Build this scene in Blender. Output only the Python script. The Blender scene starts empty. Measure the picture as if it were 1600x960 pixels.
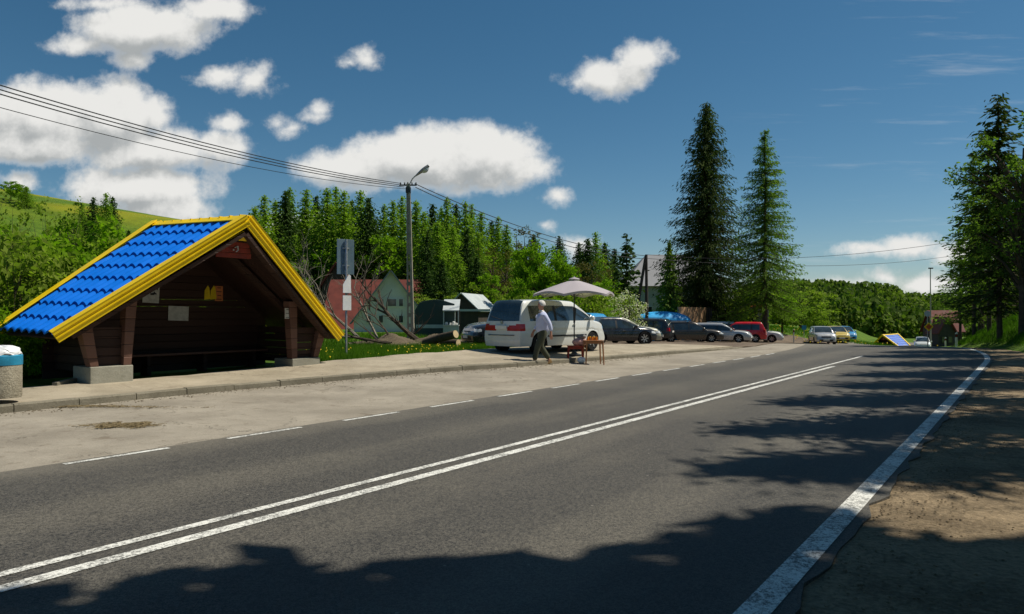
import bpy, bmesh, math, random
import numpy as np
from math import sin, cos, pi, radians, exp, sqrt, atan2
from mathutils import Vector, Matrix

# ------------------------------------------------------------------ scene, camera, light
scene = bpy.context.scene
COL = scene.collection
F = 1150.0
PITCH = math.atan(10.0 / F)
cam_d = bpy.data.cameras.new('camera')
cam_d.sensor_width = 36.0
cam_d.lens = F / 1600.0 * 36.0
cam_d.clip_start = 0.05
cam_d.clip_end = 6000
cam = bpy.data.objects.new('camera', cam_d)
COL.objects.link(cam)
cam.location = (0, 0, 1.6)
cam.rotation_euler = (pi / 2 + PITCH, 0, 0)
scene.camera = cam

SUN_AZ = radians(80)      # to the right of the view direction
SUN_EL = radians(58)
to_sun = Vector((sin(SUN_AZ) * cos(SUN_EL), cos(SUN_AZ) * cos(SUN_EL), sin(SUN_EL)))
sun_d = bpy.data.lights.new('sun', 'SUN')
sun_d.energy = 4.4
sun_d.angle = radians(0.55)
sun_d.color = (1.0, 0.93, 0.80)
sun = bpy.data.objects.new('sun', sun_d)
COL.objects.link(sun)
sun.rotation_euler = to_sun.to_track_quat('Z', 'Y').to_euler()
sun.location = (20, 10, 60)

vs = scene.view_settings
vs.view_transform = 'Standard'
vs.look = 'None'
vs.gamma = 1.0
vs.exposure = 0.27
vs.use_curve_mapping = False
scene.cycles.max_bounces = 6
scene.cycles.diffuse_bounces = 3
scene.cycles.transparent_max_bounces = 8

def rnd(a, b): return random.uniform(a, b)
random.seed(7)
np.random.seed(7)

# ------------------------------------------------------------------ world: sky + clouds (by direction)
CLOUDS = [  # bearing / elevation written as pixels of a 1150 px focal length: cx, cy, rx, ry
    (230, 40, 130, 48), (120, 66, 64, 20), (335, 10, 75, 28), (215, 88, 50, 20), (150, 0, 70, 14),
    (60, 185, 110, 72), (165, 180, 105, 70), (240, 175, 40, 48), (330, 228, 74, 30), (240, 235, 120, 46),
    (215, 292, 130, 44), (250, 328, 100, 30), (28, 284, 32, 20), (350, 190, 34, 16), (60, 225, 120, 40),
    (345, 120, 50, 20), (395, 124, 38, 26), (436, 188, 22, 14), (458, 196, 30, 15), (484, 178, 26, 14), (498, 166, 18, 13),
    (545, 90, 30, 14), (575, 86, 30, 17), (590, 96, 14, 9),
    (655, 250, 150, 58), (745, 246, 120, 60), (555, 265, 88, 40), (810, 262, 62, 34), (680, 222, 95, 38),
    (945, 118, 75, 32), (1008, 88, 42, 30), (990, 112, 45, 30), (870, 303, 26, 16),
    (1425, 384, 62, 23), (1358, 392, 55, 14), (1385, 436, 34, 17), (1460, 445, 80, 18), (1300, 445, 60, 12), (1540, 395, 90, 26),
    (905, 386, 40, 18), (450, 352, 80, 24), (540, 360, 60, 18), (855, 354, 16, 9),
    (-150, 120, 130, 60), (1760, 200, 120, 40), (1900, 60, 160, 50),
]
world = bpy.data.worlds.new('World')
scene.world = world
world.use_nodes = True
wn = world.node_tree
wn.nodes.clear()

class NT:
    """tiny node helper"""
    def __init__(s, tree): s.t = tree; s.n = tree.nodes; s.l = tree.links
    def node(s, kind, **kw):
        n = s.n.new(kind)
        for k, v in kw.items(): setattr(n, k, v)
        return n
    def put(s, sock, v):
        if v is None: return
        if hasattr(v, 'node'): s.l.new(v, sock)
        else: sock.default_value = v
    def math(s, op, a, b=None, c=None, clamp=False):
        n = s.node('ShaderNodeMath', operation=op, use_clamp=clamp)
        s.put(n.inputs[0], a); s.put(n.inputs[1], b); s.put(n.inputs[2], c)
        return n.outputs[0]
    def vmath(s, op, a, b=None, c=None):
        n = s.node('ShaderNodeVectorMath', operation=op)
        s.put(n.inputs[0], a); s.put(n.inputs[1], b)
        if c is not None: s.put(n.inputs[2], c)
        return n.outputs[1] if op in ('LENGTH', 'DOT_PRODUCT') else n.outputs[0]
    def mix(s, fac, a, b, blend='MIX'):
        n = s.node('ShaderNodeMix', data_type='RGBA', blend_type=blend)
        s.put(n.inputs[0], fac)
        s.put(n.inputs[6], (*a, 1) if isinstance(a, tuple) and len(a) == 3 else a)
        s.put(n.inputs[7], (*b, 1) if isinstance(b, tuple) and len(b) == 3 else b)
        return n.outputs[2]
    def ramp(s, v, lo, hi, a=0.0, b=1.0, smooth=True):
        n = s.node('ShaderNodeMapRange')
        n.interpolation_type = 'SMOOTHSTEP' if smooth else 'LINEAR'
        s.put(n.inputs[0], v); s.put(n.inputs[1], lo); s.put(n.inputs[2], hi); s.put(n.inputs[3], a); s.put(n.inputs[4], b)
        return n.outputs[0]
    def noise(s, vec, scale, detail=4, rough=0.55, dist=0.0, color=False):
        n = s.node('ShaderNodeTexNoise')
        s.put(n.inputs['Vector'], vec)
        n.inputs['Scale'].default_value = scale; n.inputs['Detail'].default_value = detail
        n.inputs['Roughness'].default_value = rough; n.inputs['Distortion'].default_value = dist
        return n.outputs['Color' if color else 'Fac']

# cloud field group: gnomonic direction (u, v) -> density
g = bpy.data.node_groups.new('cloud_field', 'ShaderNodeTree')
g.interface.new_socket('P', in_out='INPUT', socket_type='NodeSocketVector')
g.interface.new_socket('D', in_out='OUTPUT', socket_type='NodeSocketFloat')
G = NT(g)
gi = G.node('NodeGroupInput'); go = G.node('NodeGroupOutput')
P0 = gi.outputs[0]
warp = G.vmath('SUBTRACT', G.noise(P0, 9.0, 6, 0.6, color=True), (0.5, 0.5, 0.5))
P1 = G.vmath('ADD', P0, G.vmath('MULTIPLY', warp, (0.055, 0.035, 0.0)))
acc = None
for (cx, cy, rx, ry) in CLOUDS:
    c = ((cx - 800) / F, (490 - cy) / F, 0)
    d = G.vmath('MULTIPLY', G.vmath('SUBTRACT', P1, c), (F / rx, F / ry, 0))
    f = G.math('MULTIPLY', G.math('SUBTRACT', 1.0, G.vmath('LENGTH', d)), (sqrt(rx * ry) / 62.0) ** 0.75)
    acc = f if acc is None else G.math('SMOOTH_MAX', acc, f, 0.18)
n1 = G.noise(P0, 22.0, 10, 0.62)
n2 = G.noise(P0, 8.0, 5, 0.6)
amp = G.math('ADD', G.math('MULTIPLY', G.math('SUBTRACT', n1, 0.5), 1.25), G.math('MULTIPLY', G.math('SUBTRACT', n2, 0.5), 0.7))
G.l.new(G.math('ADD', acc, amp), go.inputs[0])

W = NT(wn)
tc = W.node('ShaderNodeTexCoord')
sep = W.node('ShaderNodeSeparateXYZ'); W.l.new(tc.outputs['Generated'], sep.inputs[0])
yy = W.math('MAXIMUM', sep.outputs[1], 0.05)
comb = W.node('ShaderNodeCombineXYZ')
W.l.new(W.math('DIVIDE', sep.outputs[0], yy), comb.inputs[0])
W.l.new(W.math('DIVIDE', sep.outputs[2], yy), comb.inputs[1])
P = comb.outputs[0]
g1 = W.node('ShaderNodeGroup', node_tree=g); W.l.new(P, g1.inputs[0])
g2 = W.node('ShaderNodeGroup', node_tree=g); W.l.new(W.vmath('ADD', P, (0.008, 0.026, 0)), g2.inputs[0])
dens = g1.outputs[0]; dens2 = g2.outputs[0]
alpha = W.ramp(dens, -0.10, 0.50)
front = W.math('GREATER_THAN', sep.outputs[1], 0.06)
alpha = W.math('MULTIPLY', alpha, front)
streak = W.noise(W.vmath('MULTIPLY', W.vmath('ADD', P, W.vmath('MULTIPLY', P, (0, 0.1, 0))), (3.0, 30.0, 1)), 1.3, 6, 0.6)
veil = W.math('MULTIPLY', W.ramp(streak, 0.54, 0.76), W.math('MULTIPLY', W.ramp(comb.outputs[0] if False else W.math('DIVIDE', sep.outputs[0], yy), 0.25, 0.5), 0.20))
veil = W.math('MULTIPLY', veil, front)
sky = W.node('ShaderNodeTexSky', sky_type='NISHITA')
sky.sun_disc = False
sky.sun_elevation = SUN_EL
sky.sun_rotation = SUN_AZ
sky.altitude = 700
sky.air_density = 0.9; sky.dust_density = 0.35; sky.ozone_density = 2.2
hs = W.node('ShaderNodeHueSaturation')
hs.inputs['Hue'].default_value = 0.486
hs.inputs['Saturation'].default_value = 1.24
hs.inputs['Value'].default_value = 0.66
W.l.new(sky.outputs[0], hs.inputs['Color'])
lit = W.ramp(W.math('SUBTRACT', dens, dens2), -0.60, 0.42)
thin = W.ramp(dens, 0.02, 0.45)
shade = W.math('SUBTRACT', 1.0, W.math('MULTIPLY', W.math('SUBTRACT', 1.0, lit), W.math('MULTIPLY', thin, 0.85)))
ccol = W.mix(shade, (3.0, 3.25, 3.35), (7.7, 7.65, 7.4))
skyc = W.mix(W.math('ADD', alpha, veil, clamp=True), hs.outputs[0], ccol)
bg = W.node('ShaderNodeBackground'); bg.inputs['Strength'].default_value = 0.088
W.l.new(skyc, bg.inputs['Color'])
wo = W.node('ShaderNodeOutputWorld'); W.l.new(bg.outputs[0], wo.inputs['Surface'])

# ------------------------------------------------------------------ frames and terrain
TH = math.atan((1612 - 800) / F)       # road direction, to the right of the view
ST, CT = sin(TH), cos(TH)
def st2xy(s, t): return (s * ST + t * CT, s * CT - t * ST)
def xy2st(x, y): return (x * ST + y * CT, x * CT - y * ST)
ROAD_ROT = pi / 2 - TH                 # rotation whose local x runs along the road, local y away to the left
def px(x, Y): return (x - 800) / F * Y # bearing to lateral distance at depth Y
def sm(a, b, v):
    v = np.clip((v - a) / (b - a), 0, 1); return v * v * (3 - 2 * v)
def curve(s):
    s = np.asarray(s, float)
    a = np.clip(s - 28, 0, 22)
    return -a * a / 118.0 - np.clip(s - 50, 0, None) * 0.11
def zr(s):
    a = np.clip(s - 35, 0, 12.5)
    return -0.0018 * a * a - 0.045 * np.clip(s - 47.5, 0, 75)
def zterr(x, y):
    x = np.asarray(x, float); y = np.asarray(y, float)
    s, t = xy2st(x, y)
    tt = t - curve(s)
    road = zr(s)
    a = np.clip(s - 30, 0, 8)
    lot = -0.0019 * a * a - 0.030 * np.clip(s - 38, 0, 60)
    w = sm(-9.5, -14, tt)
    wl = 1 - 0.75 * sm(-24, -50, t)
    lot = lot * wl
    bump = 0.15 * sm(8, 17, s) * (1 - sm(24, 36, s)) + 0.03
    z = road * (1 - w) + (lot + bump * sm(-9, -12, tt)) * w
    # verge and field behind the pavement
    z = z + 0.12 * sm(-13.5, -16, t) * (1 - sm(26, 34, s))
    # bank on the right
    foot = 0.55 + 1.2 * sm(36, 20, s)
    b = np.clip(tt - foot, 0, None)
    z = z + np.minimum(0.62 * b, 2.6 + 0.10 * b) * (1 - 0.9 * sm(58, 90, s)) * sm(-20, 0, s)
    # wooded slope beyond the houses
    z = z + 7.0 * sm(76, 125, y) * sm(45, 5, x) + 0.05 * np.clip(y - 125, 0, 60) * sm(20, -10, x)
    # meadow hill to the left
    d2 = (x + 215) ** 2 + (y - 195) ** 2
    z = z + 31.5 * np.exp(-d2 / (2 * 112.0 ** 2)) * sm(70, 170, y + 0.5 * np.clip(-x - 60, 0, 100)) * sm(-25, -75, x)
    # grass mound right of the car park
    z = z + 1.5 * np.exp(-((x - 28) ** 2 / 50 + (y - 78) ** 2 / 60))
    # valley and wooded hills on the far side
    far = sm(250, 430, y) * sm(0.22, 0.36, x / np.maximum(y, 1.0))
    ridge = 5.5 - 3.0 * np.exp(-((x - 250) / 55.0) ** 2) + 2.5 * np.sin(x / 61.0 + 0.4) + 1.2 * np.sin(x / 23.0)
    z = z - 5 * sm(150, 230, y) * sm(-20, 30, x) * (1 - far)
    z = z + far * (ridge + 3.0)
    return z
def ground(x, y): return float(zterr(x, y))

# ------------------------------------------------------------------ object helpers
def link(o, parent=None):
    COL.objects.link(o)
    if parent is not None: o.parent = parent
    return o
def tag(o, label=None, cat=None, group=None, kind=None):
    if label: o['label'] = label
    if cat: o['category'] = cat
    if group: o['group'] = group
    if kind: o['kind'] = kind
    return o
def empty(name, loc=(0, 0, 0), rz=0.0, label=None, cat=None, group=None):
    o = bpy.data.objects.new(name, None)
    o.empty_display_size = 0.3
    o.location = loc; o.rotation_euler = (0, 0, rz)
    link(o)
    return tag(o, label, cat, group)
def copy_tree(o, parent=None):
    c = o.copy(); COL.objects.link(c); c.parent = parent
    for ch in list(o.children): copy_tree(ch, c)
    return c

class MB:
    """collects polygons and links them as one mesh object"""
    def __init__(s): s.v = []; s.f = []; s.m = []
    def add(s, vs_, fs, mi=0):
        b = len(s.v); s.v += [tuple(v) for v in vs_]
        for f in fs: s.f.append([b + i for i in f]); s.m.append(mi)
    def box(s, c, d, rz=0.0, mi=0, rot=None):
        hx, hy, hz = d[0] / 2, d[1] / 2, d[2] / 2
        vs_ = [Vector((x * hx, y * hy, z * hz)) for z in (-1, 1) for y in (-1, 1) for x in (-1, 1)]
        R_ = rot if rot is not None else Matrix.Rotation(rz, 3, 'Z')
        vs_ = [R_ @ v + Vector(c) for v in vs_]
        s.add(vs_, [(0, 2, 3, 1), (4, 5, 7, 6), (0, 1, 5, 4), (2, 6, 7, 3), (0, 4, 6, 2), (1, 3, 7, 5)], mi)
    def beam(s, a, b, w, h, up=(0, 0, 1), mi=0):
        a = Vector(a); b = Vector(b); d = (b - a); L = d.length
        x = d.normalized(); u = Vector(up); y = u.cross(x)
        if y.length < 1e-4: y = Vector((0, 1, 0)).cross(x)
        y.normalize(); z = x.cross(y)
        R_ = Matrix((x, y, z)).transposed()
        s.box((a + b) / 2, (L, w, h), rot=R_, mi=mi)
    def tube(s, pts, rads, n=8, mi=0, cap=True):
        pts = [Vector(p) for p in pts]
        if not isinstance(rads, (list, tuple)): rads = [rads] * len(pts)
        rings = []; b0 = len(s.v); prev = None
        for i, p in enumerate(pts):
            d = (pts[min(i + 1, len(pts) - 1)] - pts[max(i - 1, 0)]).normalized()
            if prev is None:
                u = Vector((0, 0, 1)) if abs(d.z) < 0.9 else Vector((1, 0, 0))
                x = d.cross(u).normalized()
            else:
                x = (prev - d * prev.dot(d)).normalized()
            prev = x; y = d.cross(x)
            for k in range(n):
                a = 2 * pi * k / n
                s.v.append(tuple(p + (x * cos(a) + y * sin(a)) * rads[i]))
        for i in range(len(pts) - 1):
            for k in range(n):
                k2 = (k + 1) % n
                s.f.append([b0 + i * n + k, b0 + i * n + k2, b0 + (i + 1) * n + k2, b0 + (i + 1) * n + k]); s.m.append(mi)
        if cap:
            s.f.append([b0 + k for k in range(n)][::-1]); s.m.append(mi)
            s.f.append([b0 + (len(pts) - 1) * n + k for k in range(n)]); s.m.append(mi)
    def lathe(s, prof, c=(0, 0, 0), n=20, mi=0, R_=None):
        b0 = len(s.v)
        for (r, z) in prof:
            for k in range(n):
                a = 2 * pi * k / n
                v = Vector((r * cos(a), r * sin(a), z))
                if R_ is not None: v = R_ @ v
                s.v.append(tuple(v + Vector(c)))
        for i in range(len(prof) - 1):
            for k in range(n):
                k2 = (k + 1) % n
                s.f.append([b0 + i * n + k, b0 + i * n + k2, b0 + (i + 1) * n + k2, b0 + (i + 1) * n + k]); s.m.append(mi)
        s.f.append([b0 + k for k in range(n)][::-1]); s.m.append(mi)
        s.f.append([b0 + (len(prof) - 1) * n + k for k in range(n)]); s.m.append(mi)
    def prism(s, poly, z0, z1, axis='z', mi=0):
        """poly: 2D points; axis z: (x,y) extruded z0..z1; axis y: (x,z) extruded along y"""
        n = len(poly)
        if axis == 'z': vs_ = [(x, y, z) for z in (z0, z1) for (x, y) in poly]
        elif axis == 'y': vs_ = [(x, y, z) for y in (z0, z1) for (x, z) in poly]
        else: vs_ = [(x, y, z) for x in (z0, z1) for (y, z) in poly]
        fs = [list(range(n))[::-1], list(range(n, 2 * n))] + [[i, (i + 1) % n, n + (i + 1) % n, n + i] for i in range(n)]
        s.add(vs_, fs, mi)
    def grid(s, P_, mi=0, flip=False):
        """P_: rows x cols of points"""
        b0 = len(s.v); R_ = len(P_); C_ = len(P_[0])
        for r in P_: s.v += [tuple(p) for p in r]
        for i in range(R_ - 1):
            for j in range(C_ - 1):
                f = [b0 + i * C_ + j, b0 + i * C_ + j + 1, b0 + (i + 1) * C_ + j + 1, b0 + (i + 1) * C_ + j]
                s.f.append(f[::-1] if flip else f); s.m.append(mi)
    def build(s, name, mats, parent=None, smooth=False, bevel=0.0, sharp=40):
        me = bpy.data.meshes.new(name)
        me.from_pydata(s.v, [], s.f)
        if not isinstance(mats, (list, tuple)): mats = [mats]
        for m in mats: me.materials.append(m)
        me.polygons.foreach_set('material_index', s.m)
        bm = bmesh.new(); bm.from_mesh(me)
        bmesh.ops.recalc_face_normals(bm, faces=bm.faces)
        bm.to_mesh(me); bm.free()
        if smooth:
            me.shade_smooth()
            me.set_sharp_from_angle(angle=radians(sharp))
        o = bpy.data.objects.new(name, me)
        link(o, parent)
        if bevel > 0:
            b = o.modifiers.new('bevel', 'BEVEL'); b.width = bevel; b.segments = 2; b.limit_method = 'ANGLE'
        return o

def np_mesh(name, verts, quads, mat, parent=None, smooth=False, tri=False):
    me = bpy.data.meshes.new(name)
    k = 3 if tri else 4
    nv = len(verts); nf = len(quads)
    me.vertices.add(nv); me.vertices.foreach_set('co', np.asarray(verts, np.float32).ravel())
    me.loops.add(nf * k); me.loops.foreach_set('vertex_index', np.asarray(quads, np.int32).ravel())
    me.polygons.add(nf)
    me.polygons.foreach_set('loop_start', np.arange(0, nf * k, k, dtype=np.int32))
    me.update(calc_edges=True)
    me.materials.append(mat)
    if smooth: me.shade_smooth()
    o = bpy.data.objects.new(name, me)
    if parent is not False: link(o, parent)
    return o

# ------------------------------------------------------------------ materials
def new_mat(name):
    m = bpy.data.materials.new(name); m.use_nodes = True
    t = m.node_tree; t.nodes.clear()
    N = NT(t)
    out = N.node('ShaderNodeOutputMaterial')
    return m, N, out
def bsdf(N, out, color, rough=0.6, metal=0.0, spec=0.5, coat=0.0, normal=None):
    b = N.node('ShaderNodeBsdfPrincipled')
    N.put(b.inputs['Base Color'], (*color, 1) if isinstance(color, tuple) and len(color) == 3 else color)
    N.put(b.inputs['Roughness'], rough); b.inputs['Metallic'].default_value = metal
    b.inputs['Specular IOR Level'].default_value = spec
    b.inputs['Coat Weight'].default_value = coat
    b.inputs['Coat Roughness'].default_value = 0.05
    if normal is not None: N.l.new(normal, b.inputs['Normal'])
    N.l.new(b.outputs[0], out.inputs['Surface'])
    return b
def bump(N, h, strength=0.3, dist=0.02):
    n = N.node('ShaderNodeBump'); n.inputs['Strength'].default_value = strength; n.inputs['Distance'].default_value = dist
    N.l.new(h, n.inputs['Height']); return n.outputs[0]
def objco(N):
    return N.node('ShaderNodeTexCoord').outputs['Object']
def worldpos(N):
    return N.node('ShaderNodeNewGeometry').outputs['Position']
def varied(name, base, var=0.25, scale=3.0, rough=0.7, spec=0.4, metal=0.0, bumpy=0.0, fine=40.0, coat=0.0):
    m, N, out = new_mat(name)
    P_ = objco(N)
    n = N.noise(P_, scale, 5, 0.6)
    n2 = N.noise(P_, fine, 3, 0.6)
    f = N.math('ADD', N.math('MULTIPLY', n, 0.7), N.math('MULTIPLY', n2, 0.3))
    f = N.ramp(f, 0.3, 0.7)
    dark = tuple(c * (1 - var) for c in base); light = tuple(min(1, c * (1 + var * 0.6)) for c in base)
    c = N.mix(f, dark, light)
    nm = bump(N, n2, bumpy, 0.01) if bumpy > 0 else None
    r = N.ramp(n, 0.3, 0.7, max(0.02, rough - 0.08), min(1, rough + 0.08))
    bsdf(N, out, c, r, metal, spec, coat, nm)
    return m
def leafmat(name, cols, trans=0.35, scale=0.5):
    m, N, out = new_mat(name)
    geo = N.node('ShaderNodeNewGeometry')
    rp = geo.outputs['Random Per Island']
    oi = N.node('ShaderNodeObjectInfo').outputs['Random']
    n = N.noise(objco(N), scale, 3, 0.5)
    f = N.math('ADD', N.math('MULTIPLY', rp, 0.45), N.math('MULTIPLY', N.ramp(n, 0.3, 0.7), 0.55))
    c = N.mix(f, cols[0], cols[1])
    c = N.mix(N.math('MULTIPLY', N.ramp(oi, 0.0, 1.0), 0.35), c, cols[2] if len(cols) > 2 else cols[0])
    d = N.node('ShaderNodeBsdfPrincipled'); N.l.new(c, d.inputs['Base Color']); d.inputs['Roughness'].default_value = 0.8
    d.inputs['Specular IOR Level'].default_value = 0.08
    t = N.node('ShaderNodeBsdfTranslucent')
    N.l.new(N.mix(1.0, c, (1.0, 1.25, 0.45), 'MULTIPLY'), t.inputs['Color'])
    mx = N.node('ShaderNodeMixShader'); mx.inputs[0].default_value = trans
    N.l.new(d.outputs[0], mx.inputs[1]); N.l.new(t.outputs[0], mx.inputs[2]); N.l.new(mx.outputs[0], out.inputs['Surface'])
    return m
def paint(name, col, rough=0.3, metal=0.0, dirt=0.10):
    m, N, out = new_mat(name)
    n = N.noise(objco(N), 2.5, 5, 0.6)
    c = N.mix(N.math('MULTIPLY', N.ramp(n, 0.4, 0.75), dirt), col, (0.16, 0.14, 0.11))
    bsdf(N, out, c, N.ramp(n, 0.3, 0.7, rough - 0.06, rough + 0.08), metal, 0.5, 0.6)
    return m

M = {}
def road_mat():
    m, N, out = new_mat('asphalt')
    P_ = worldpos(N)
    big = N.noise(P_, 0.35, 4, 0.6)
    fine = N.noise(P_, 48.0, 4, 0.8)
    fine2 = N.noise(P_, 150.0, 2, 0.7)
    # tyre lanes along the road direction
    sepn = N.node('ShaderNodeSeparateXYZ'); N.l.new(P_, sepn.inputs[0])
    tco = N.math('SUBTRACT', N.math('MULTIPLY', sepn.outputs[0], CT), N.math('MULTIPLY', sepn.outputs[1], ST))
    sco = N.math('ADD', N.math('MULTIPLY', sepn.outputs[0], ST), N.math('MULTIPLY', sepn.outputs[1], CT))
    lane = N.math('SINE', N.math('MULTIPLY', N.math('ADD', tco, 1.25), 2 * pi / 1.83))
    cmb = N.node('ShaderNodeCombineXYZ'); N.l.new(N.math('MULTIPLY', sco, 0.06), cmb.inputs[0]); N.l.new(tco, cmb.inputs[1])
    streak = N.noise(cmb.outputs[0], 1.6, 5, 0.6)
    f = N.math('ADD', N.math('MULTIPLY', lane, 0.17), N.math('MULTIPLY', streak, 0.9))
    f = N.math('ADD', f, N.math('MULTIPLY', N.math('SUBTRACT', big, 0.5), 1.1))
    base = N.mix(N.ramp(f, 0.25, 0.78), (0.021, 0.022, 0.021), (0.088, 0.081, 0.064))
    g_ = N.math('ADD', N.math('MULTIPLY', fine, 0.6), N.math('MULTIPLY', fine2, 0.4))
    base = N.mix(N.ramp(g_, 0.40, 0.60), N.mix(0.60, base, (0.006, 0.006, 0.007)), N.mix(0.42, base, (0.24, 0.22, 0.185)))
    stones = N.node('ShaderNodeTexVoronoi'); stones.inputs['Scale'].default_value = 3.2
    N.l.new(P_, stones.inputs['Vector'])
    sp = N.math('LESS_THAN', stones.outputs['Distance'], 0.035)
    base = N.mix(N.math('MULTIPLY', sp, 0.55), base, (0.30, 0.28, 0.24))
    # dust creeping in from the edges
    dust = N.ramp(N.math('ADD', tco, N.math('MULTIPLY', N.noise(P_, 2.2, 5, 0.65), 0.8)), -7.3, -8.6, 0, 0.5)
    base = N.mix(dust, base, (0.20, 0.18, 0.145))
    bsdf(N, out, base, N.ramp(fine, 0.3, 0.7, 0.62, 0.92), 0, 0.35, 0, bump(N, N.math('ADD', fine, N.math('MULTIPLY', fine2, 0.5)), 0.55, 0.010))
    return m
M['road'] = road_mat()
def line_mat():
    m, N, out = new_mat('road_paint')
    P_ = worldpos(N)
    n = N.noise(P_, 38, 4, 0.75); n2 = N.noise(P_, 3.0, 5, 0.6); n3 = N.noise(P_, 110, 2, 0.7)
    wear = N.math('ADD', N.math('MULTIPLY', n, 0.55), N.math('ADD', N.math('MULTIPLY', n2, 0.25), N.math('MULTIPLY', n3, 0.25)))
    c = N.mix(N.ramp(wear, 0.465, 0.62), (0.74, 0.74, 0.69), (0.12, 0.12, 0.11))
    bsdf(N, out, c, 0.65, 0, 0.3, 0, bump(N, n3, 0.3, 0.006))
    return m
M['line'] = line_mat()
def ground_stone(name, a, b, cspots, scale=1.0, amount=0.35, bs=0.4, grit=60.0, cracks=False):
    m, N, out = new_mat(name)
    P_ = worldpos(N)
    n = N.noise(P_, 0.6 * scale, 6, 0.65); n2 = N.noise(P_, grit, 3, 0.7); n3 = N.noise(P_, 5 * scale, 5, 0.7, 0.6)
    c = N.mix(N.ramp(N.math('ADD', N.math('MULTIPLY', n, 0.6), N.math('MULTIPLY', n2, 0.4)), 0.35, 0.68), a, b)
    c = N.mix(N.math('MULTIPLY', N.ramp(n3, 0.55, 0.72), amount), c, cspots)
    if cracks:
        vo = N.node('ShaderNodeTexVoronoi', feature='DISTANCE_TO_EDGE'); vo.inputs['Scale'].default_value = 0.42
        N.l.new(N.vmath('ADD', P_, N.vmath('MULTIPLY', N.noise(P_, 1.3, 6, 0.65, color=True), (1.6, 1.6, 0))), vo.inputs['Vector'])
        ck = N.math('MULTIPLY', N.ramp(vo.outputs['Distance'], 0.010, 0.0), N.ramp(N.noise(P_, 0.35, 3), 0.46, 0.58))
        c = N.mix(N.math('MULTIPLY', ck, 0.75), c, (0.05, 0.04, 0.028))
        n5 = N.noise(N.vmath('MULTIPLY', P_, (1, 1, 1)), 0.9, 6, 0.75, 1.2)
        c = N.mix(N.math('MULTIPLY', N.ramp(n5, 0.57, 0.68), 0.55), c, cspots)
        sp = N.node('ShaderNodeTexVoronoi'); sp.inputs['Scale'].default_value = 9.0; N.l.new(P_, sp.inputs['Vector'])
        c = N.mix(N.math('MULTIPLY', N.math('LESS_THAN', sp.outputs['Distance'], 0.07), 0.6), c, (0.09, 0.075, 0.05))
    bsdf(N, out, c, 0.9, 0, 0.2, 0, bump(N, N.math('ADD', n2, N.math('MULTIPLY', n3, 1.5)), bs, 0.02))
    return m
M['layby'] = ground_stone('layby_asphalt', (0.21, 0.187, 0.15), (0.36, 0.325, 0.265), (0.13, 0.10, 0.068), 1.0, 0.6, cracks=True)
M['pave'] = ground_stone('pavement_concrete', (0.26, 0.225, 0.165), (0.43, 0.375, 0.285), (0.17, 0.14, 0.10), 1.4, 0.5, cracks=True)
M['kerb'] = ground_stone('kerb_concrete', (0.15, 0.135, 0.10), (0.26, 0.235, 0.18), (0.09, 0.08, 0.05), 2.5, 0.6)
M['shoulder'] = ground_stone('soil_shoulder', (0.10, 0.074, 0.044), (0.31, 0.235, 0.145), (0.06, 0.05, 0.028), 1.6, 0.7, 0.9, 24.0)
M['gravel'] = ground_stone('gravel', (0.10, 0.075, 0.055), (0.20, 0.155, 0.115), (0.27, 0.23, 0.17), 1.3, 0.5, 0.9, 18.0)
M['dirt'] = ground_stone('dirt_heap', (0.09, 0.07, 0.045), (0.17, 0.135, 0.085), (0.22, 0.19, 0.12), 3, 0.5, 1.0)
M['concrete'] = ground_stone('concrete', (0.24, 0.23, 0.185), (0.36, 0.35, 0.29), (0.15, 0.15, 0.10), 2.0, 0.4)
def grass_ground():
    m, N, out = new_mat('meadow')
    P_ = worldpos(N)
    n = N.noise(P_, 0.06, 5, 0.6); n2 = N.noise(P_, 2.5, 6, 0.7); n3 = N.noise(P_, 22, 4, 0.7)
    n6 = N.noise(P_, 0.4, 6, 0.75)
    f = N.math('ADD', N.math('MULTIPLY', n6, 0.45), N.math('ADD', N.math('MULTIPLY', n2, 0.35), N.math('MULTIPLY', n3, 0.20)))
    c = N.mix(N.ramp(f, 0.38, 0.62), (0.035, 0.085, 0.008), (0.115, 0.190, 0.012))
    n4 = N.noise(P_, 0.025, 3, 0.5)
    sepn = N.node('ShaderNodeSeparateXYZ'); N.l.new(P_, sepn.inputs[0])
    hi = N.ramp(sepn.outputs[2], 14, 24)
    c = N.mix(N.math('MULTIPLY', N.math('MULTIPLY', N.ramp(n4, 0.45, 0.6), hi), 0.65), c, (0.26, 0.24, 0.008))
    bsdf(N, out, c, 0.9, 0, 0.15, 0, bump(N, n3, 0.9, 0.06))
    return m
M['meadow'] = grass_ground()
M['grass'] = leafmat('grass_blades', [(0.035, 0.11, 0.006), (0.14, 0.26, 0.02), (0.06, 0.14, 0.01)], 0.35, 1.5)
M['dandelion'] = varied('dandelion', (0.75, 0.55, 0.01), 0.2)
M['larch'] = leafmat('larch_needles', [(0.120, 0.210, 0.020), (0.260, 0.370, 0.040), (0.17, 0.28, 0.03)], 0.5, 0.6)
M['spruce'] = leafmat('spruce_needles', [(0.022, 0.052, 0.012), (0.070, 0.120, 0.024), (0.04, 0.075, 0.015)], 0.28, 0.6)
M['bigspruce'] = leafmat('big_spruce_needles', [(0.018, 0.036, 0.010), (0.105, 0.140, 0.034), (0.03, 0.05, 0.014)], 0.32, 0.45)
M['larchbig'] = leafmat('big_larch_needles', [(0.085, 0.145, 0.024), (0.220, 0.310, 0.055), (0.11, 0.19, 0.03)], 0.5, 0.4)
M['leaf'] = leafmat('maple_leaves', [(0.09, 0.19, 0.010), (0.23, 0.37, 0.018), (0.15, 0.27, 0.014)], 0.5, 0.8)
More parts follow.
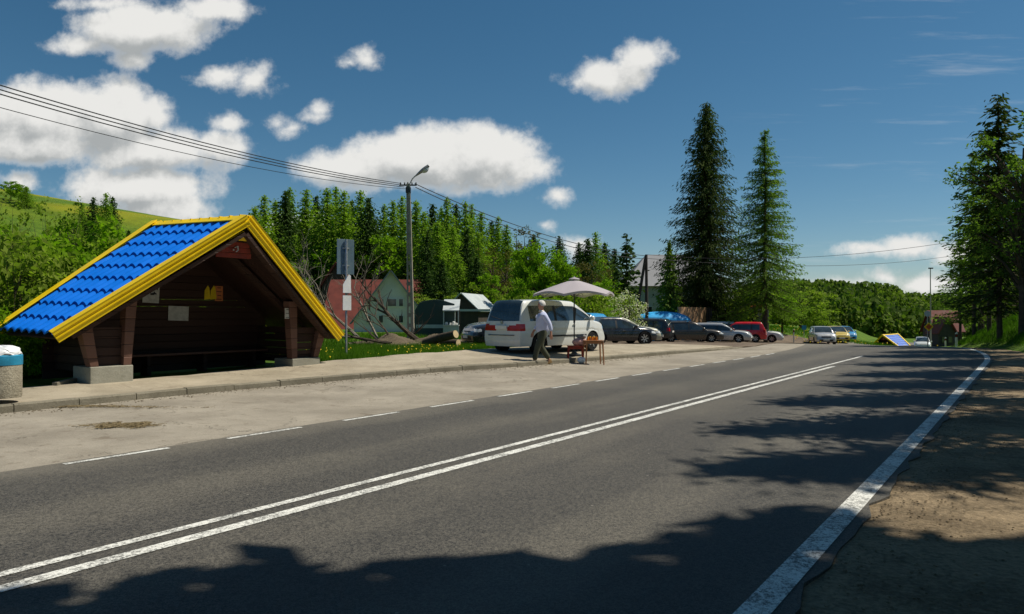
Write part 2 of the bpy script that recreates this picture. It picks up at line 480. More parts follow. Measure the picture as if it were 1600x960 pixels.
M['willow'] = leafmat('willow_leaves', [(0.110, 0.170, 0.018), (0.290, 0.370, 0.055), (0.18, 0.25, 0.03)], 0.5, 0.5)
M['brownbud'] = leafmat('budding_leaves', [(0.07, 0.065, 0.02), (0.15, 0.14, 0.03), (0.10, 0.08, 0.03)], 0.3, 0.8)
M['blossom'] = leafmat('blossom', [(0.55, 0.58, 0.42), (0.80, 0.80, 0.66), (0.7, 0.7, 0.5)], 0.3, 0.8)
M['farwood'] = leafmat('far_wood_leaves', [(0.030, 0.066, 0.016), (0.180, 0.250, 0.034), (0.07, 0.12, 0.02)], 0.35, 0.035)
M['bark'] = varied('bark', (0.085, 0.066, 0.048), 0.45, 4, 0.9, 0.2, 0, 0.8)
M['barkpale'] = varied('pale_bark', (0.24, 0.21, 0.165), 0.45, 6, 0.9, 0.2, 0, 0.6)
M['cutwood'] = varied('cut_wood', (0.55, 0.42, 0.24), 0.25, 8, 0.8)
M['blue'] = varied('blue_roof_sheet', (0.003, 0.16, 0.70), 0.12, 2.0, 0.42, 0.4)
M['yellow'] = varied('yellow_trim', (0.88, 0.60, 0.002), 0.10, 3.0, 0.45, 0.4)
M['whitep'] = varied('white_plate', (0.74, 0.74, 0.70), 0.10, 4, 0.5)
M['paper'] = varied('paper', (0.52, 0.52, 0.48), 0.25, 9, 0.8)
M['orangepaper'] = varied('orange_paper', (0.60, 0.20, 0.07), 0.2, 9, 0.8)
M['ink'] = varied('ink', (0.03, 0.03, 0.03), 0.2)
M['signred'] = varied('red_brown_board', (0.26, 0.035, 0.018), 0.4, 6, 0.7)
M['greyback'] = varied('sign_back_grey', (0.10, 0.155, 0.19), 0.2, 2, 0.5)
M['galv'] = varied('galvanised_steel', (0.36, 0.37, 0.37), 0.25, 5, 0.45, 0.5, 0.5)
M['darksteel'] = varied('dark_steel', (0.035, 0.04, 0.045), 0.3, 5, 0.5)
M['cable'] = varied('cable_black', (0.018, 0.02, 0.024), 0.2)
M['polec'] = varied('pole_concrete', (0.34, 0.31, 0.25), 0.3, 3, 0.9, 0.2, 0, 0.4)
M['lampglass'] = varied('lamp_cover', (0.62, 0.66, 0.68), 0.1, 3, 0.15)
M['bincon'] = ground_stone('washed_concrete', (0.26, 0.23, 0.17), (0.42, 0.38, 0.29), (0.14, 0.12, 0.08), 6, 0.6, 0.9, 45)
M['bagwhite'] = varied('white_plastic', (0.78, 0.80, 0.82), 0.1, 6, 0.3)
M['binblue'] = varied('bin_blue_paint', (0.02, 0.25, 0.42), 0.25, 5, 0.5)
M['redroof'] = varied('red_roof', (0.16, 0.032, 0.020), 0.3, 1.2, 0.7)
M['orangeroof'] = varied('orange_red_roof', (0.55, 0.09, 0.03), 0.2, 1.2, 0.7)
M['greyroof'] = varied('grey_roof', (0.23, 0.235, 0.25), 0.2, 1.2, 0.7)
M['plaster'] = varied('grey_plaster', (0.74, 0.66, 0.60), 0.15, 0.8, 0.9, 0.2, 0, 0.2)
M['plasterw'] = varied('pale_plaster', (0.55, 0.56, 0.52), 0.12, 0.8, 0.9, 0.2)
M['darkwood'] = varied('dark_boards', (0.055, 0.045, 0.035), 0.4, 3, 0.8)
M['woodfence'] = varied('fence_boards', (0.56, 0.34, 0.19), 0.3, 2.5, 0.8)
M['tablewood'] = varied('table_wood', (0.34, 0.15, 0.06), 0.3, 6, 0.5)
M['greenmetal'] = varied('dark_green_sheet', (0.026, 0.052, 0.052), 0.15, 1.5, 0.55)
M['palesheet'] = varied('pale_metal_sheet', (0.46, 0.50, 0.50), 0.15, 1.5, 0.5)
M['stone'] = ground_stone('field_stone', (0.14, 0.13, 0.10), (0.28, 0.26, 0.21), (0.07, 0.06, 0.05), 3, 0.6)
M['tarp'] = varied('blue_tarp', (0.04, 0.42, 0.85), 0.12, 1.5, 0.45)
M['umbrella'] = leafmat('umbrella_cloth', [(0.42, 0.38, 0.42), (0.47, 0.43, 0.47), (0.45, 0.41, 0.45)], 0.15, 1.0)
M['amber'] = varied('amber_jar', (0.75, 0.24, 0.01), 0.2, 9, 0.2)
M['pinkcloth'] = varied('pink_cloth', (0.50, 0.30, 0.28), 0.3, 9, 0.9)
M['greycloth'] = varied('grey_cloth', (0.20, 0.20, 0.20), 0.3, 9, 0.9)
M['tyre'] = varied('tyre_rubber', (0.018, 0.018, 0.018), 0.3, 9, 0.85, 0.2)
M['rim'] = varied('wheel_rim', (0.48, 0.48, 0.48), 0.15, 5, 0.35, 0.5, 0.6)
M['trimblack'] = varied('black_trim', (0.022, 0.023, 0.024), 0.2, 5, 0.6)
M['headlamp'] = varied('headlamp_glass', (0.62, 0.65, 0.66), 0.1, 5, 0.08, 0.8)
M['tailred'] = varied('tail_lamp_red', (0.42, 0.010, 0.015), 0.15, 8, 0.15, 0.6)
M['skin'] = varied('skin', (0.48, 0.24, 0.16), 0.12, 12, 0.6)
M['hair'] = varied('white_hair', (0.60, 0.58, 0.55), 0.15, 40, 0.8)
M['shirt'] = varied('pale_blue_shirt', (0.52, 0.56, 0.76), 0.10, 6, 0.85)
M['trousers'] = varied('olive_trousers', (0.060, 0.066, 0.040), 0.2, 6, 0.9)
M['shoe'] = varied('tan_shoe', (0.26, 0.16, 0.055), 0.3, 9, 0.6)
M['eye'] = varied('eye_dark', (0.02, 0.018, 0.015), 0.1, 9, 0.2)
def glass(name, tint=(0.02, 0.03, 0.035)):
    m, N, out = new_mat(name)
    bsdf(N, out, N.mix(N.ramp(N.noise(objco(N), 1.2, 3), 0.35, 0.65), tint, tuple(c * 2.2 for c in tint)), 0.06, 0, 0.9, 0.5)
    return m
M['glass'] = glass('dark_glass')
M['housepane'] = glass('house_glass', (0.03, 0.035, 0.04))
def planks_mat(name, a, b, pitch=0.18, axis=2):
    m, N, out = new_mat(name)
    P_ = objco(N)
    sepn = N.node('ShaderNodeSeparateXYZ'); N.l.new(P_, sepn.inputs[0])
    row = N.math('DIVIDE', sepn.outputs[axis], pitch)
    fr = N.math('FRACT', row); fl = N.math('FLOOR', row)
    wn_ = N.node('ShaderNodeTexWhiteNoise'); wn_.noise_dimensions = '1D'; N.l.new(fl, wn_.inputs['W'])
    grain = N.noise(N.vmath('MULTIPLY', P_, (2, 2, 30) if axis == 2 else (30, 2, 2)), 2.0, 5, 0.6)
    c = N.mix(N.math('ADD', N.math('MULTIPLY', wn_.outputs['Value'], 0.5), N.math('MULTIPLY', grain, 0.5)), a, b)
    gap = N.math('MULTIPLY', N.ramp(fr, 0.0, 0.07), N.ramp(fr, 1.0, 0.93))
    bsdf(N, out, c, 0.75, 0, 0.3, 0, bump(N, N.math('ADD', gap, N.math('MULTIPLY', grain, 0.2)), 0.9, 0.02))
    return m
M['planks'] = planks_mat('brown_planks', (0.024, 0.012, 0.009), (0.060, 0.031, 0.022))
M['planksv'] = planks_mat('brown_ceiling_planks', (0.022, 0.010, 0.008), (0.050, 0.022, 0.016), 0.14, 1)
M['postwood'] = planks_mat('post_wood', (0.085, 0.040, 0.028), (0.20, 0.105, 0.075), 0.26)

# ------------------------------------------------------------------ ground sheets
KT = ([-60, 4.8, 8.6, 12.5, 16.6, 24, 30, 36, 60], [-13.2, -13.2, -13.35, -12.7, -11.85, -11.3, -11.0, -10.9, -14.5])
def kerb_t(s): return float(np.interp(s, KT[0], KT[1]))
def wob(s, k=1.0, ph=0.0): return 0.05 * k * (sin(s * 2.1 + ph) + 0.6 * sin(s * 5.3 + 1.7 * ph) + 0.4 * sin(s * 11.9 + ph))

# one ground sheet reaching the horizon: rings round the camera
def build_ground():
    nr, na = 300, 460
    rr = 1.0 * (2600.0 / 1.0) ** (np.linspace(0, 1, nr) ** 0.92)
    aa = np.linspace(0, 2 * pi, na, endpoint=False)
    X = np.outer(rr, np.sin(aa)); Y = np.outer(rr, np.cos(aa))
    Z = zterr(X, Y)
    S, T = xy2st(X, Y); TT = T - curve(S)
    kt = np.interp(S, KT[0], KT[1])
    under = ((TT < 0.45 + 1.2 * sm(36, 20, S)) & (T > -15.0) & (S < 26)) | ((TT < 0.3) & (TT > -9.5) & (S < 160)) | ((T > -15.6 - 12 * sm(20.5, 27, S)) & (TT < -8) & (S >= 20) & (S < 74))
    Z = Z - 0.09 * under
    V = np.stack([X.ravel(), Y.ravel(), Z.ravel()], 1)
    V = np.vstack([V, [[0, 0, -0.09]]])
    i = np.arange(nr - 1)[:, None]; j = np.arange(na)[None, :]; j2 = (j + 1) % na
    Q = np.stack([i * na + j, (i + 1) * na + j, (i + 1) * na + j2, i * na + j2], -1).reshape(-1, 4)
    c = len(V) - 1
    jj = np.arange(na)
    Qc = np.stack([np.full(na, c), jj, (jj + 1) % na, (jj + 1) % na], 1)
    me = bpy.data.meshes.new('ground')
    me.from_pydata(V.tolist(), [], [list(q) for q in Q.tolist()] + [[int(a), int(b), int(d)] for a, b, d, _ in Qc])
    me.materials.append(M['meadow'])
    bm = bmesh.new(); bm.from_mesh(me); bmesh.ops.recalc_face_normals(bm, faces=bm.faces); bm.to_mesh(me); bm.free()
    me.shade_smooth()
    o = bpy.data.objects.new('ground', me); link(o); tag(o, kind='structure')
build_ground()

def sheet(name, s0, s1, ds, ta, tb, nt, dz, mat, curved=True, skirt=0.14, kind='structure', extra=None):
    rows = []
    n = int((s1 - s0) / ds) + 1
    for i in range(n + 1):
        s = s0 + (s1 - s0) * i / n
        a = ta(s) if callable(ta) else ta
        b = tb(s) if callable(tb) else tb
        c = float(curve(s)) if curved else 0
        row = []
        for j in range(nt + 1):
            t = a + (b - a) * j / nt + c
            x, y = st2xy(s, t)
            z = ground(x, y) + dz
            if extra: z += extra(s, t)
            row.append((x, y, z))
        row = [(row[0][0], row[0][1], row[0][2] - skirt)] + row + [(row[-1][0], row[-1][1], row[-1][2] - skirt)] if skirt else row
        rows.append(row)
    m = MB(); m.grid(rows)
    o = m.build(name, mat, smooth=True, sharp=35)
    return tag(o, kind=kind)

sheet('road', -40, 150, 0.2, -8.45, lambda s: -1.06 + 0.35 * wob(s * 1.7, 0.8) + 0.02 * sin(s * 37) + .015 * sin(s * 23), 12, 0.010, M['road'])
sheet('shoulder', -30, 90, 0.5, -1.15, lambda s: 0.8 + 1.2 * float(sm(36, 20, s)), 8, -0.008, M['shoulder'],
      extra=lambda s, t: 0.012 * sin(s * 3.1 + t * 2) * sin(t * 2.7 + s) )
def kt_rel(s): return kerb_t(s) - float(curve(s))
sheet('layby', -30, 44, 0.5, lambda s: kt_rel(s) - 0.03, -8.40, 10, 0.004, M['layby'])
sheet('pavement', -30, 33, 0.4, lambda s: -15.25 + wob(s, 1.2, 2) + 0.9 * float(sm(20, 30, s)), lambda s: kerb_t(s) - 0.13, 6, 0.115, M['pave'], curved=False)
sheet('car_park', 20, 74, 0.6, lambda s: -15.6 - 12 * float(sm(20.5, 27, s)), lambda s: (kerb_t(s) - 0.16) if s < 44 else float(curve(s)) - 8.46, 26, 0.02, M['gravel'], curved=False,
      extra=lambda s, t: 0.025 * sin(s * 1.9 + t) * sin(t * 1.3) + 0.05 * exp(-((s - 31) ** 2) / 6))
# kerb stones
def kerb():
    s = -12.0; i = 0
    m = MB()
    while s < 34:
        L = 0.985
        a = s; b = s + L
        ta_, tb_ = kerb_t(a), kerb_t(b)
        jit = rnd(-0.008, 0.008)
        h = 0.125 + jit if s < 26 else 0.125 - 0.07 * min(1, (s - 26) / 6)
        pts = []
        for (ss, tt_) in ((a, ta_), (b, tb_)):
            for dt, dz in ((0.012, -0.15), (0.006, h - 0.02), (-0.012, h), (-0.135, h + 0.002), (-0.14, -0.15)):
                x, y = st2xy(ss, tt_ + dt + jit * 0.5); pts.append((x, y, ground(x, y) + dz))
        m.add(pts, [(0, 1, 6, 5), (1, 2, 7, 6), (2, 3, 8, 7), (3, 4, 9, 8), (0, 4, 3, 2, 1), (5, 6, 7, 8, 9)])
        s += 1.0; i += 1
    tag(m.build('kerb', M['kerb']), kind='structure')
kerb()

# painted markings, each a sheet just above the asphalt
def marking(name, s0, s1, tc_, w, dz=0.015):
    sheet(name, s0, s1, 0.5 if s1 - s0 > 3 else 0.3, tc_ - w / 2, tc_ + w / 2, 1, dz, M['line'], skirt=0)
marking('edge_line', -6, 60, -1.215, 0.165)
marking('centre_line', -8, 23.6, -4.86, 0.125)
marking('centre_line', -8, 30, -5.13, 0.095)
for k in range(-1, 14):
    s = 3.62 + 1.93 * k
    marking('lane_dash', s, s + 1.15, -8.33 + 0.0 * k, 0.085)

# old straw and dirt patches on the lay-by
m_, N_, o_ = new_mat('dry_straw'); bsdf(N_, o_, N_.mix(N_.noise(worldpos(N_), 30, 4), (0.09, 0.065, 0.03), (0.22, 0.17, 0.085)), 0.9)
M['straw'] = m_
def straw_patch(cx, cy, rx, ry, n, name='straw_litter'):
    V = []; Q = []
    for i in range(n):
        u = random.gauss(0, .55); v = random.gauss(0, .42) + .35 * sin(u * 5)
        x = cx + rx * u + .3 * ry * v; y = cy + ry * v
        z = ground(x, y) + 0.012 + rnd(0, 0.02)
        b = rnd(0, pi); L = rnd(0.015, 0.06); w = 0.004
        dx, dy = cos(b) * L, sin(b) * L; ex, ey = -sin(b) * w, cos(b) * w
        k = len(V)
        V += [(x - dx, y - dy, z), (x + dx, y + dy, z + rnd(-.004, .012)), (x + dx + ex, y + dy + ey, z + .006), (x - dx + ex, y - dy + ey, z + .006)]
        Q.append((k, k + 1, k + 2, k + 3))
    o = np_mesh(name, V, Q, M['straw']); tag(o, 'dry straw litter lying on the sandy lay-by', 'litter', kind='stuff')
straw_patch(px(193, 10.4), 10.4, 0.36, 0.22, 1500)
straw_patch(px(120, 12.4), 12.3, 1.6, 0.12, 700, 'kerb_litter')

# ------------------------------------------------------------------ grass, flowers
def blades(name, pts, h, w, mat, label, cat, kind='stuff'):
    pts = np.asarray(pts); n = len(pts)
    a = np.random.rand(n) * 2 * pi
    hh = h * (0.45 + 0.8 * np.random.rand(n)); lean = (np.random.rand(n, 2) - 0.5) * 0.75
    dx = np.cos(a) * w; dy = np.sin(a) * w
    z = zterr(pts[:, 0], pts[:, 1])
    A = np.stack([pts[:, 0] - dx, pts[:, 1] - dy, z - 0.02], 1)
    B = np.stack([pts[:, 0] + dx, pts[:, 1] + dy, z - 0.02], 1)
    C = np.stack([pts[:, 0] + lean[:, 0] * hh, pts[:, 1] + lean[:, 1] * hh, z + hh], 1)
    V = np.stack([A, B, C], 1).reshape(-1, 3); T_ = np.arange(3 * n).reshape(-1, 3)
    o = np_mesh(name, V, T_, mat, tri=True); return tag(o, label, cat, kind=kind)
def scatter_st(n, s0, s1, t0, t1, keep=None):
    out = []
    while len(out) < n:
        s = rnd(s0, s1); t = rnd(t0, t1)
        if keep is None or keep(s, t): out.append(st2xy(s, t))
    return out
def verge_keep(s, t):
    if t > -15.2 + wob(s, 1.5, 2) + rnd(-.15, .1): return False
    if s < 13.6 and s > 5.8: return t < -18.4
    return True
pts = scatter_st(52000, 13.2, 23, -21, -15.0, verge_keep)
blades('verge_grass', pts, 0.20, 0.009, M['grass'], 'thick green grass on the verge between the shelter and the white van', 'grass')
pts = scatter_st(26000, 1, 9, -24, -15.4, lambda s, t: s < 5.6 or t < -18.2)
blades('verge_grass', pts, 0.22, 0.012, M['grass'], 'green grass left of the bus shelter beneath the bushes', 'grass')
pts = scatter_st(26000, 15, 48, -40, -20, lambda s, t: s < 22 or t < -27.5)
blades('rough_grass', pts, 0.30, 0.02, M['grass'], 'rough grass in the yard behind the brush pile', 'grass')
pts = scatter_st(60000, 30, 62, -9, 6, lambda s, t: t - float(curve(s)) > 0.75 + rnd(0, .35))
blades('bank_grass', pts, 0.24, 0.014, M['grass'], 'mown green grass covering the roadside bank on the right', 'grass')
pts = [(26 + rnd(-9, 9), 70 + rnd(-9, 14)) for _ in range(16000)]
pts = [p for p in pts if xy2st(*p)[0] > 74.5 or xy2st(*p)[1] < -28]
blades('mound_grass', pts, 0.30, 0.03, M['grass'], 'yellow green grass on the mound right of the car park', 'grass')
def flowers(pts, r, h):
    V = []; Q = []
    for (x, y) in pts:
        z = ground(x, y) + h * rnd(0.6, 1.1); k = len(V)
        for i in range(4):
            a = pi / 2 * i + 0.5; V.append((x + r * cos(a), y + r * sin(a), z + rnd(0, r)))
        for i in range(4):
            a = pi / 2 * i; V.append((x + r * .6 * cos(a), y + r * .6 * sin(a), z - r * .9))
        Q += [(k, k + 1, k + 2, k + 3), (k, k + 4, k + 5, k + 1), (k + 1, k + 5, k + 6, k + 2), (k + 2, k + 6, k + 7, k + 3), (k + 3, k + 7, k + 4, k)]
    o = np_mesh('dandelions', V, Q, M['dandelion']); return o
tag(flowers([p for p in scatter_st(330, 13.5, 23, -19, -15.3) if random.random() < 0.5 + 0.5 * sin(p[0] * 1.7)], 0.026, 0.17),
    'yellow dandelions dotted through the verge grass', 'flowers', kind='stuff')
tag(flowers([(27 + random.gauss(0, 4), 71 + random.gauss(0, 4)) for _ in range(160)], 0.06, 0.3),
    'yellow flowers on the grass mound by the car park', 'flowers', kind='stuff')

def pebbles(name, pts, r0, r1, mat, label):
    V = []; Q = []
    for (x, y, dz) in pts:
        r = rnd(r0, r1); z = ground(x, y) + dz; a0 = rnd(0, 3); k = len(V)
        for (rr_, h) in ((1.0, 0.0), (0.95, .35), (.45, .7)):
            for i in range(4):
                a = a0 + i * pi / 2 + rr_ * .3; q = r * rr_ * rnd(.8, 1.2); V.append((x + q * cos(a), y + q * sin(a), z + h * r))
        for l in (0, 4):
            for i in range(4): Q.append((k + l + i, k + l + (i + 1) % 4, k + l + 4 + (i + 1) % 4, k + l + 4 + i))
        Q.append((k + 8, k + 9, k + 10, k + 11))
    o = np_mesh(name, V, Q, mat); tag(o, label, 'stones', kind='stuff')
pp = []
for _ in range(2600):
    s = 2 + 24 * random.random() ** 1.3; t = -1.03 + abs(random.gauss(0, .45)); x, y = st2xy(s, t + float(curve(s))); pp.append((x, y, -.004))
pebbles('loose_stones', pp, .003, .012, M['shoulder'], 'loose stones and grit along the brown shoulder beside the white edge line')
pp = []
for _ in range(1500):
    s = rnd(2, 26); t = kerb_t(s) + abs(random.gauss(0, .25)); x, y = st2xy(s, t); pp.append((x, y, .004))
pebbles('gutter_grit', pp, .005, .017, M['dirt'], 'grit gathered in the gutter of the lay-by kerb')
# ------------------------------------------------------------------ trees
def leaf_quads(C, A, B):
    """centres and half axes -> verts, quads (pointed leaf shape)"""
    V = np.stack([C - A, C + B, C + A, C - B], 1).reshape(-1, 3)
    Q = np.arange(len(C) * 4).reshape(-1, 4)
    return V, Q
def unit(v): return v / np.maximum(np.linalg.norm(v, axis=-1, keepdims=True), 1e-6)
def conifer_mesh(name, H, R, whorls, nb, nq, L, Wd, droop, mat, seed, base=0.08, power=0.85, ragged=0.35, lean=0.0, bare=0.0, bw=0.02, hang=0.5, spread=0.10, asym=None, orient=1.0, tk=1.0):
    rng = np.random.RandomState(seed)
    C = []; A = []; B = []
    tr = MB()
    n = 10
    sway = [(lean * (i / n) ** 1.5 + 0.01 * H * sin(i * 1.3 + seed) * 0.15, 0.006 * H * cos(i + seed) * 0.3, H * i / n) for i in range(n + 1)]
    tr.tube([(p[0], p[1], p[2] - (0.3 if i == 0 else 0)) for i, p in enumerate(sway)], [max(0.015, 0.016 * H * tk * (1 - i / n) ** 0.8 + 0.012) for i in range(n + 1)], 8)
    for w in range(whorls):
        f = base + (1 - base) * ((w + rng.rand() * 0.6) / whorls)
        z0 = f * H
        Lb = R * ((1 - f) ** power) * (1.0 if f > 0.2 else 0.75 + 1.25 * f) + 0.05 * R
        cx = np.interp(z0, [p[2] for p in sway], [p[0] for p in sway]); cy = np.interp(z0, [p[2] for p in sway], [p[1] for p in sway])
        z00 = z0
        for b in range(nb):
            z0 = z00 + rng.uniform(-.8, .8) * H / whorls
            az = 2 * pi * (b + rng.rand() * 0.9) / nb + w * 2.4
            Lr = Lb * (1 - ragged * rng.rand() ** 1.3 + (0.25 * ragged if rng.rand() < 0.2 else 0))
            if asym is not None: Lr *= asym(az, f)
            if Lr < 0.15: Lr = 0.15
            dr = droop * (1 - f * 0.9) + rng.uniform(-0.08, 0.08)
            k = max(2, int(nq * Lr / R))
            u = (bare + (1 - bare) * (np.arange(k) + rng.rand(k)) / k)
            rad = u * Lr
            zz = z0 - dr * Lr * (u ** 1.2) + 0.28 * Lr * dr * u ** 3 + 0.22 * Lr * (f ** 2) * u
            d = np.array([cos(az), sin(az), 0.0])
            pos = np.stack([cx + rad * d[0], cy + rad * d[1], zz], 1)
            pos += rng.normal(0, 1, (k, 3)) * np.array([spread, spread, spread * 0.6]) * (0.35 + 0.9 * (u[:, None])) * (Lr ** 0.5)
            pos[:, 2] -= np.abs(rng.normal(0, hang * 0.22, k))
            ax = unit(np.stack([d[0] * orient + rng.normal(0, .5, k), d[1] * orient + rng.normal(0, .5, k), -hang + rng.normal(0, .35, k)], 1))
            bx_ = unit(np.cross(ax, rng.normal(0, 1, (k, 3))))
            sz = (0.6 + 0.8 * rng.rand(k))[:, None]
            C.append(pos); A.append(ax * L * sz); B.append(bx_ * Wd * sz)
            if bw > 0 and Lr > 0.25 * R and b % 2 == 0:
                pts_ = [(cx + Lr * q * d[0], cy + Lr * q * d[1], z0 - dr * Lr * q ** 1.2 + 0.28 * Lr * dr * q ** 3 + 0.22 * Lr * f * f * q) for q in (0, .35, .7, .95)]
                tr.tube(pts_, [bw, bw * .75, bw * .5, bw * .2], 4, cap=False)
    V, Q = leaf_quads(np.vstack(C), np.vstack(A), np.vstack(B))
    crown = np_mesh('crown', V, Q, mat, parent=False)
    trunk = tr.build('trunk', M['bark'])
    COL.objects.unlink(trunk)
    return crown, trunk
def put_tree(name, parts, x, y, rz, sc, label, cat='tree', group=None, dz=0.0, scz=None):
    r = empty(name, (x, y, ground(x, y) + dz), rz, label, cat, group)
    r.scale = (sc, sc, scz if scz else sc)
    for p in parts:
        c = p.copy(); COL.objects.link(c); c.parent = r
    return r
def broadleaf_mesh(H, R, trunk_h, nclump, nleaf, L, mat, seed, flat=1.0, limb=9, bark='bark', cl=0.20, tr_r=None, stems=1, openness=0.0, crownz=None):
    rng = np.random.RandomState(seed)
    tr = MB()
    cz = crownz if crownz else (H + trunk_h) / 2; hz = (H - trunk_h) / 2
    C = []; A = []; B = []
    cen = []
    tries = 0
    while len(cen) < nclump and tries < nclump * 30:
        tries += 1
        d = unit(rng.normal(0, 1, 3)); r = rng.rand() ** 0.42
        p = np.array([d[0] * R * r, d[1] * R * r, cz + d[2] * hz * r * flat])
        lump = 1 + 0.22 * sin(3 * atan2(d[1], d[0]) + seed) * (1 - abs(d[2])) + 0.12 * sin(7 * d[2] + seed)
        p[:2] *= lump
        cen.append(p)
    cen = np.array(cen)
    for p in cen:
        k = int(nleaf * (0.6 + 0.8 * rng.rand()))
        q = rng.normal(0, 1, (k, 3)); q = unit(q) * (rng.rand(k, 1) ** 0.6) * R * cl * (0.7 + 0.6 * rng.rand())
        q[:, 2] *= 0.75
        pos = p + q
        ax = unit(rng.normal(0, 1, (k, 3)) + np.array([0, 0, -0.2])); bx_ = unit(np.cross(ax, rng.normal(0, 1, (k, 3))))
        sz = (0.6 + 0.8 * rng.rand(k))[:, None]
        C.append(pos); A.append(ax * L * sz); B.append(bx_ * L * 0.55 * sz)
    tr0 = tr_r if tr_r else 0.022 * H
    for st_ in range(stems):
        ox, oy = (0, 0) if stems == 1 else (rng.normal(0, R * 0.22), rng.normal(0, R * 0.22))
        top = (ox * 1.8 + rng.normal(0, .1), oy * 1.8 + rng.normal(0, .1), cz + hz * 0.55)
        tr.tube([(ox, oy, -0.3), (ox + rng.normal(0, .04), oy, trunk_h * 0.7), (ox * 1.3, oy * 1.3, cz * 0.95), top], [tr0, tr0 * .8, tr0 * .5, tr0 * .12], 7)
        idx = rng.choice(len(cen), min(limb, len(cen)), replace=False)
        for i in idx:
            p = cen[i]; z0 = min(max(trunk_h * 0.8, p[2] - (0.35 + 0.3 * rng.rand()) * hz), cz)
            a = np.array([ox * 1.2, oy * 1.2, z0]); mid = (a + p) / 2 + np.array([0, 0, 0.06 * hz])
            tr.tube([a, mid, p], [tr0 * .38, tr0 * .24, tr0 * .07], 5, cap=False)
    V, Q = leaf_quads(np.vstack(C), np.vstack(A), np.vstack(B))
    crown = np_mesh('crown', V, Q, mat, parent=False)
    trunk = tr.build('trunk', M[bark]); COL.objects.unlink(trunk)
    return crown, trunk

# wooded slope: larches and spruces behind the houses
fl = [conifer_mesh('larch', 14, 4.5, 54, 12, 27, 0.19, 0.080, 0.25, M['larch'], 10 + i, base=0.08, power=0.92, ragged=0.38, bw=0.0, hang=0.4, spread=0.34) for i in range(3)]
fs = [conifer_mesh('spruce', 14, 4.0, 54, 12, 24, 0.21, 0.09, 0.40, M['spruce'], 20 + i, base=0.06, power=0.85, ragged=0.3, bw=0, hang=0.6, spread=0.28) for i in range(2)]
fd = [broadleaf_mesh(9, 3.0, 2.0, 70, 70, 0.16, M['leaf'], 30, cl=0.24), broadleaf_mesh(8.5, 2.7, 1.5, 60, 60, 0.14, M['willow'], 31, cl=0.26)]
fb = [broadleaf_mesh(9, 2.4, 2.0, 40, 26, 0.12, M['brownbud'], 33, cl=0.26, limb=24)]
random.seed(11)
#  tops measured as (bearing px, top px, depth, kind)
wood = [(398, 322, 92, 'l'), (412, 305, 95, 'l'), (430, 312, 100, 'l'), (446, 297, 98, 's'), (452, 292, 104, 'l'), (472, 330, 90, 'l'), (478, 296, 102, 'l'), (494, 305, 108, 's'),
        (511, 293, 96, 'l'), (524, 291, 100, 'l'), (537, 298, 94, 'l'), (549, 312, 104, 's'), (563, 296, 98, 'l'), (576, 308, 92, 's'), (580, 330, 88, 's'), (600, 318, 100, 'l'),
        (614, 312, 96, 'l'), (628, 306, 102, 'l'), (650, 312, 96, 'l'), (662, 330, 90, 'l'), (676, 318, 104, 's'), (690, 326, 98, 'l'), (698, 308, 92, 'l'), (712, 318, 100, 's'),
        (727, 314, 96, 'l'), (737, 318, 102, 'l'), (752, 330, 98, 'l'), (768, 345, 104, 's'), (778, 338, 100, 'l'), (792, 350, 95, 'l'), (806, 348, 105, 'b'), (820, 345, 104, 'b'),
        (834, 365, 112, 's'), (905, 378, 100, 's'), (918, 372, 92, 's'), (931, 362, 96, 'l'), (945, 378, 98, 's'), (874, 368, 120, 's'), (960, 388, 110, 's'),
        (405, 345, 84, 'l'), (440, 350, 82, 's'), (462, 365, 80, 'l'), (490, 352, 84, 's'), (520, 350, 82, 'l'), (552, 358, 84, 's'), (590, 352, 86, 'l'), (606, 370, 80, 'l'),
        (640, 362, 84, 'l'), (668, 358, 84, 's'), (684, 345, 86, 'l'), (708, 352, 88, 'l'), (730, 356, 84, 's'), (748, 362, 88, 'l'), (770, 376, 86, 'b'), (790, 384, 88, 'b'),
        (420, 395, 76, 'd'), (448, 402, 75, 'd'), (478, 398, 78, 's'), (500, 385, 79, 'd'), (536, 380, 80, 's'), (570, 385, 79, 'd'), (610, 358, 78, 'd'), (640, 395, 78, 's'),
        (665, 410, 79, 's'), (690, 405, 77, 's'), (716, 398, 80, 'l'), (745, 400, 80, 's'), (760, 420, 79, 'd'), (780, 415, 82, 'b'), (384, 345, 96, 'l'),
        (660, 452, 74, 'w'), (700, 448, 76, 'w'), (735, 440, 78, 'w'), (780, 440, 78, 'w'), (620, 440, 76, 'w'), (905, 400, 82, 'b'), (890, 405, 84, 'b'), (925, 398, 80, 'b'), (945, 410, 78, 'b'),
        (868, 445, 62, 'w'), (915, 440, 66, 'w'), (800, 452, 66, 'w'), (950, 430, 72, 'd')]
WL = {'l': ('larch_tree', 'fresh green larch in the wood on the slope behind the houses', 'larches of the hillside wood'),
      's': ('spruce_tree', 'dark green spruce in the wood on the slope behind the houses', 'spruces of the hillside wood'),
      'd': ('broadleaf_tree', 'bright green leafy tree at the lower edge of the hillside wood', 'leafy trees of the hillside wood'),
      'w': ('shrub', 'light green bushy shrub at the foot of the hillside wood', 'shrubs at the foot of the wood'),
      'b': ('budding_tree', 'brownish budding tree at the edge of the hillside wood', 'budding trees of the hillside wood')}
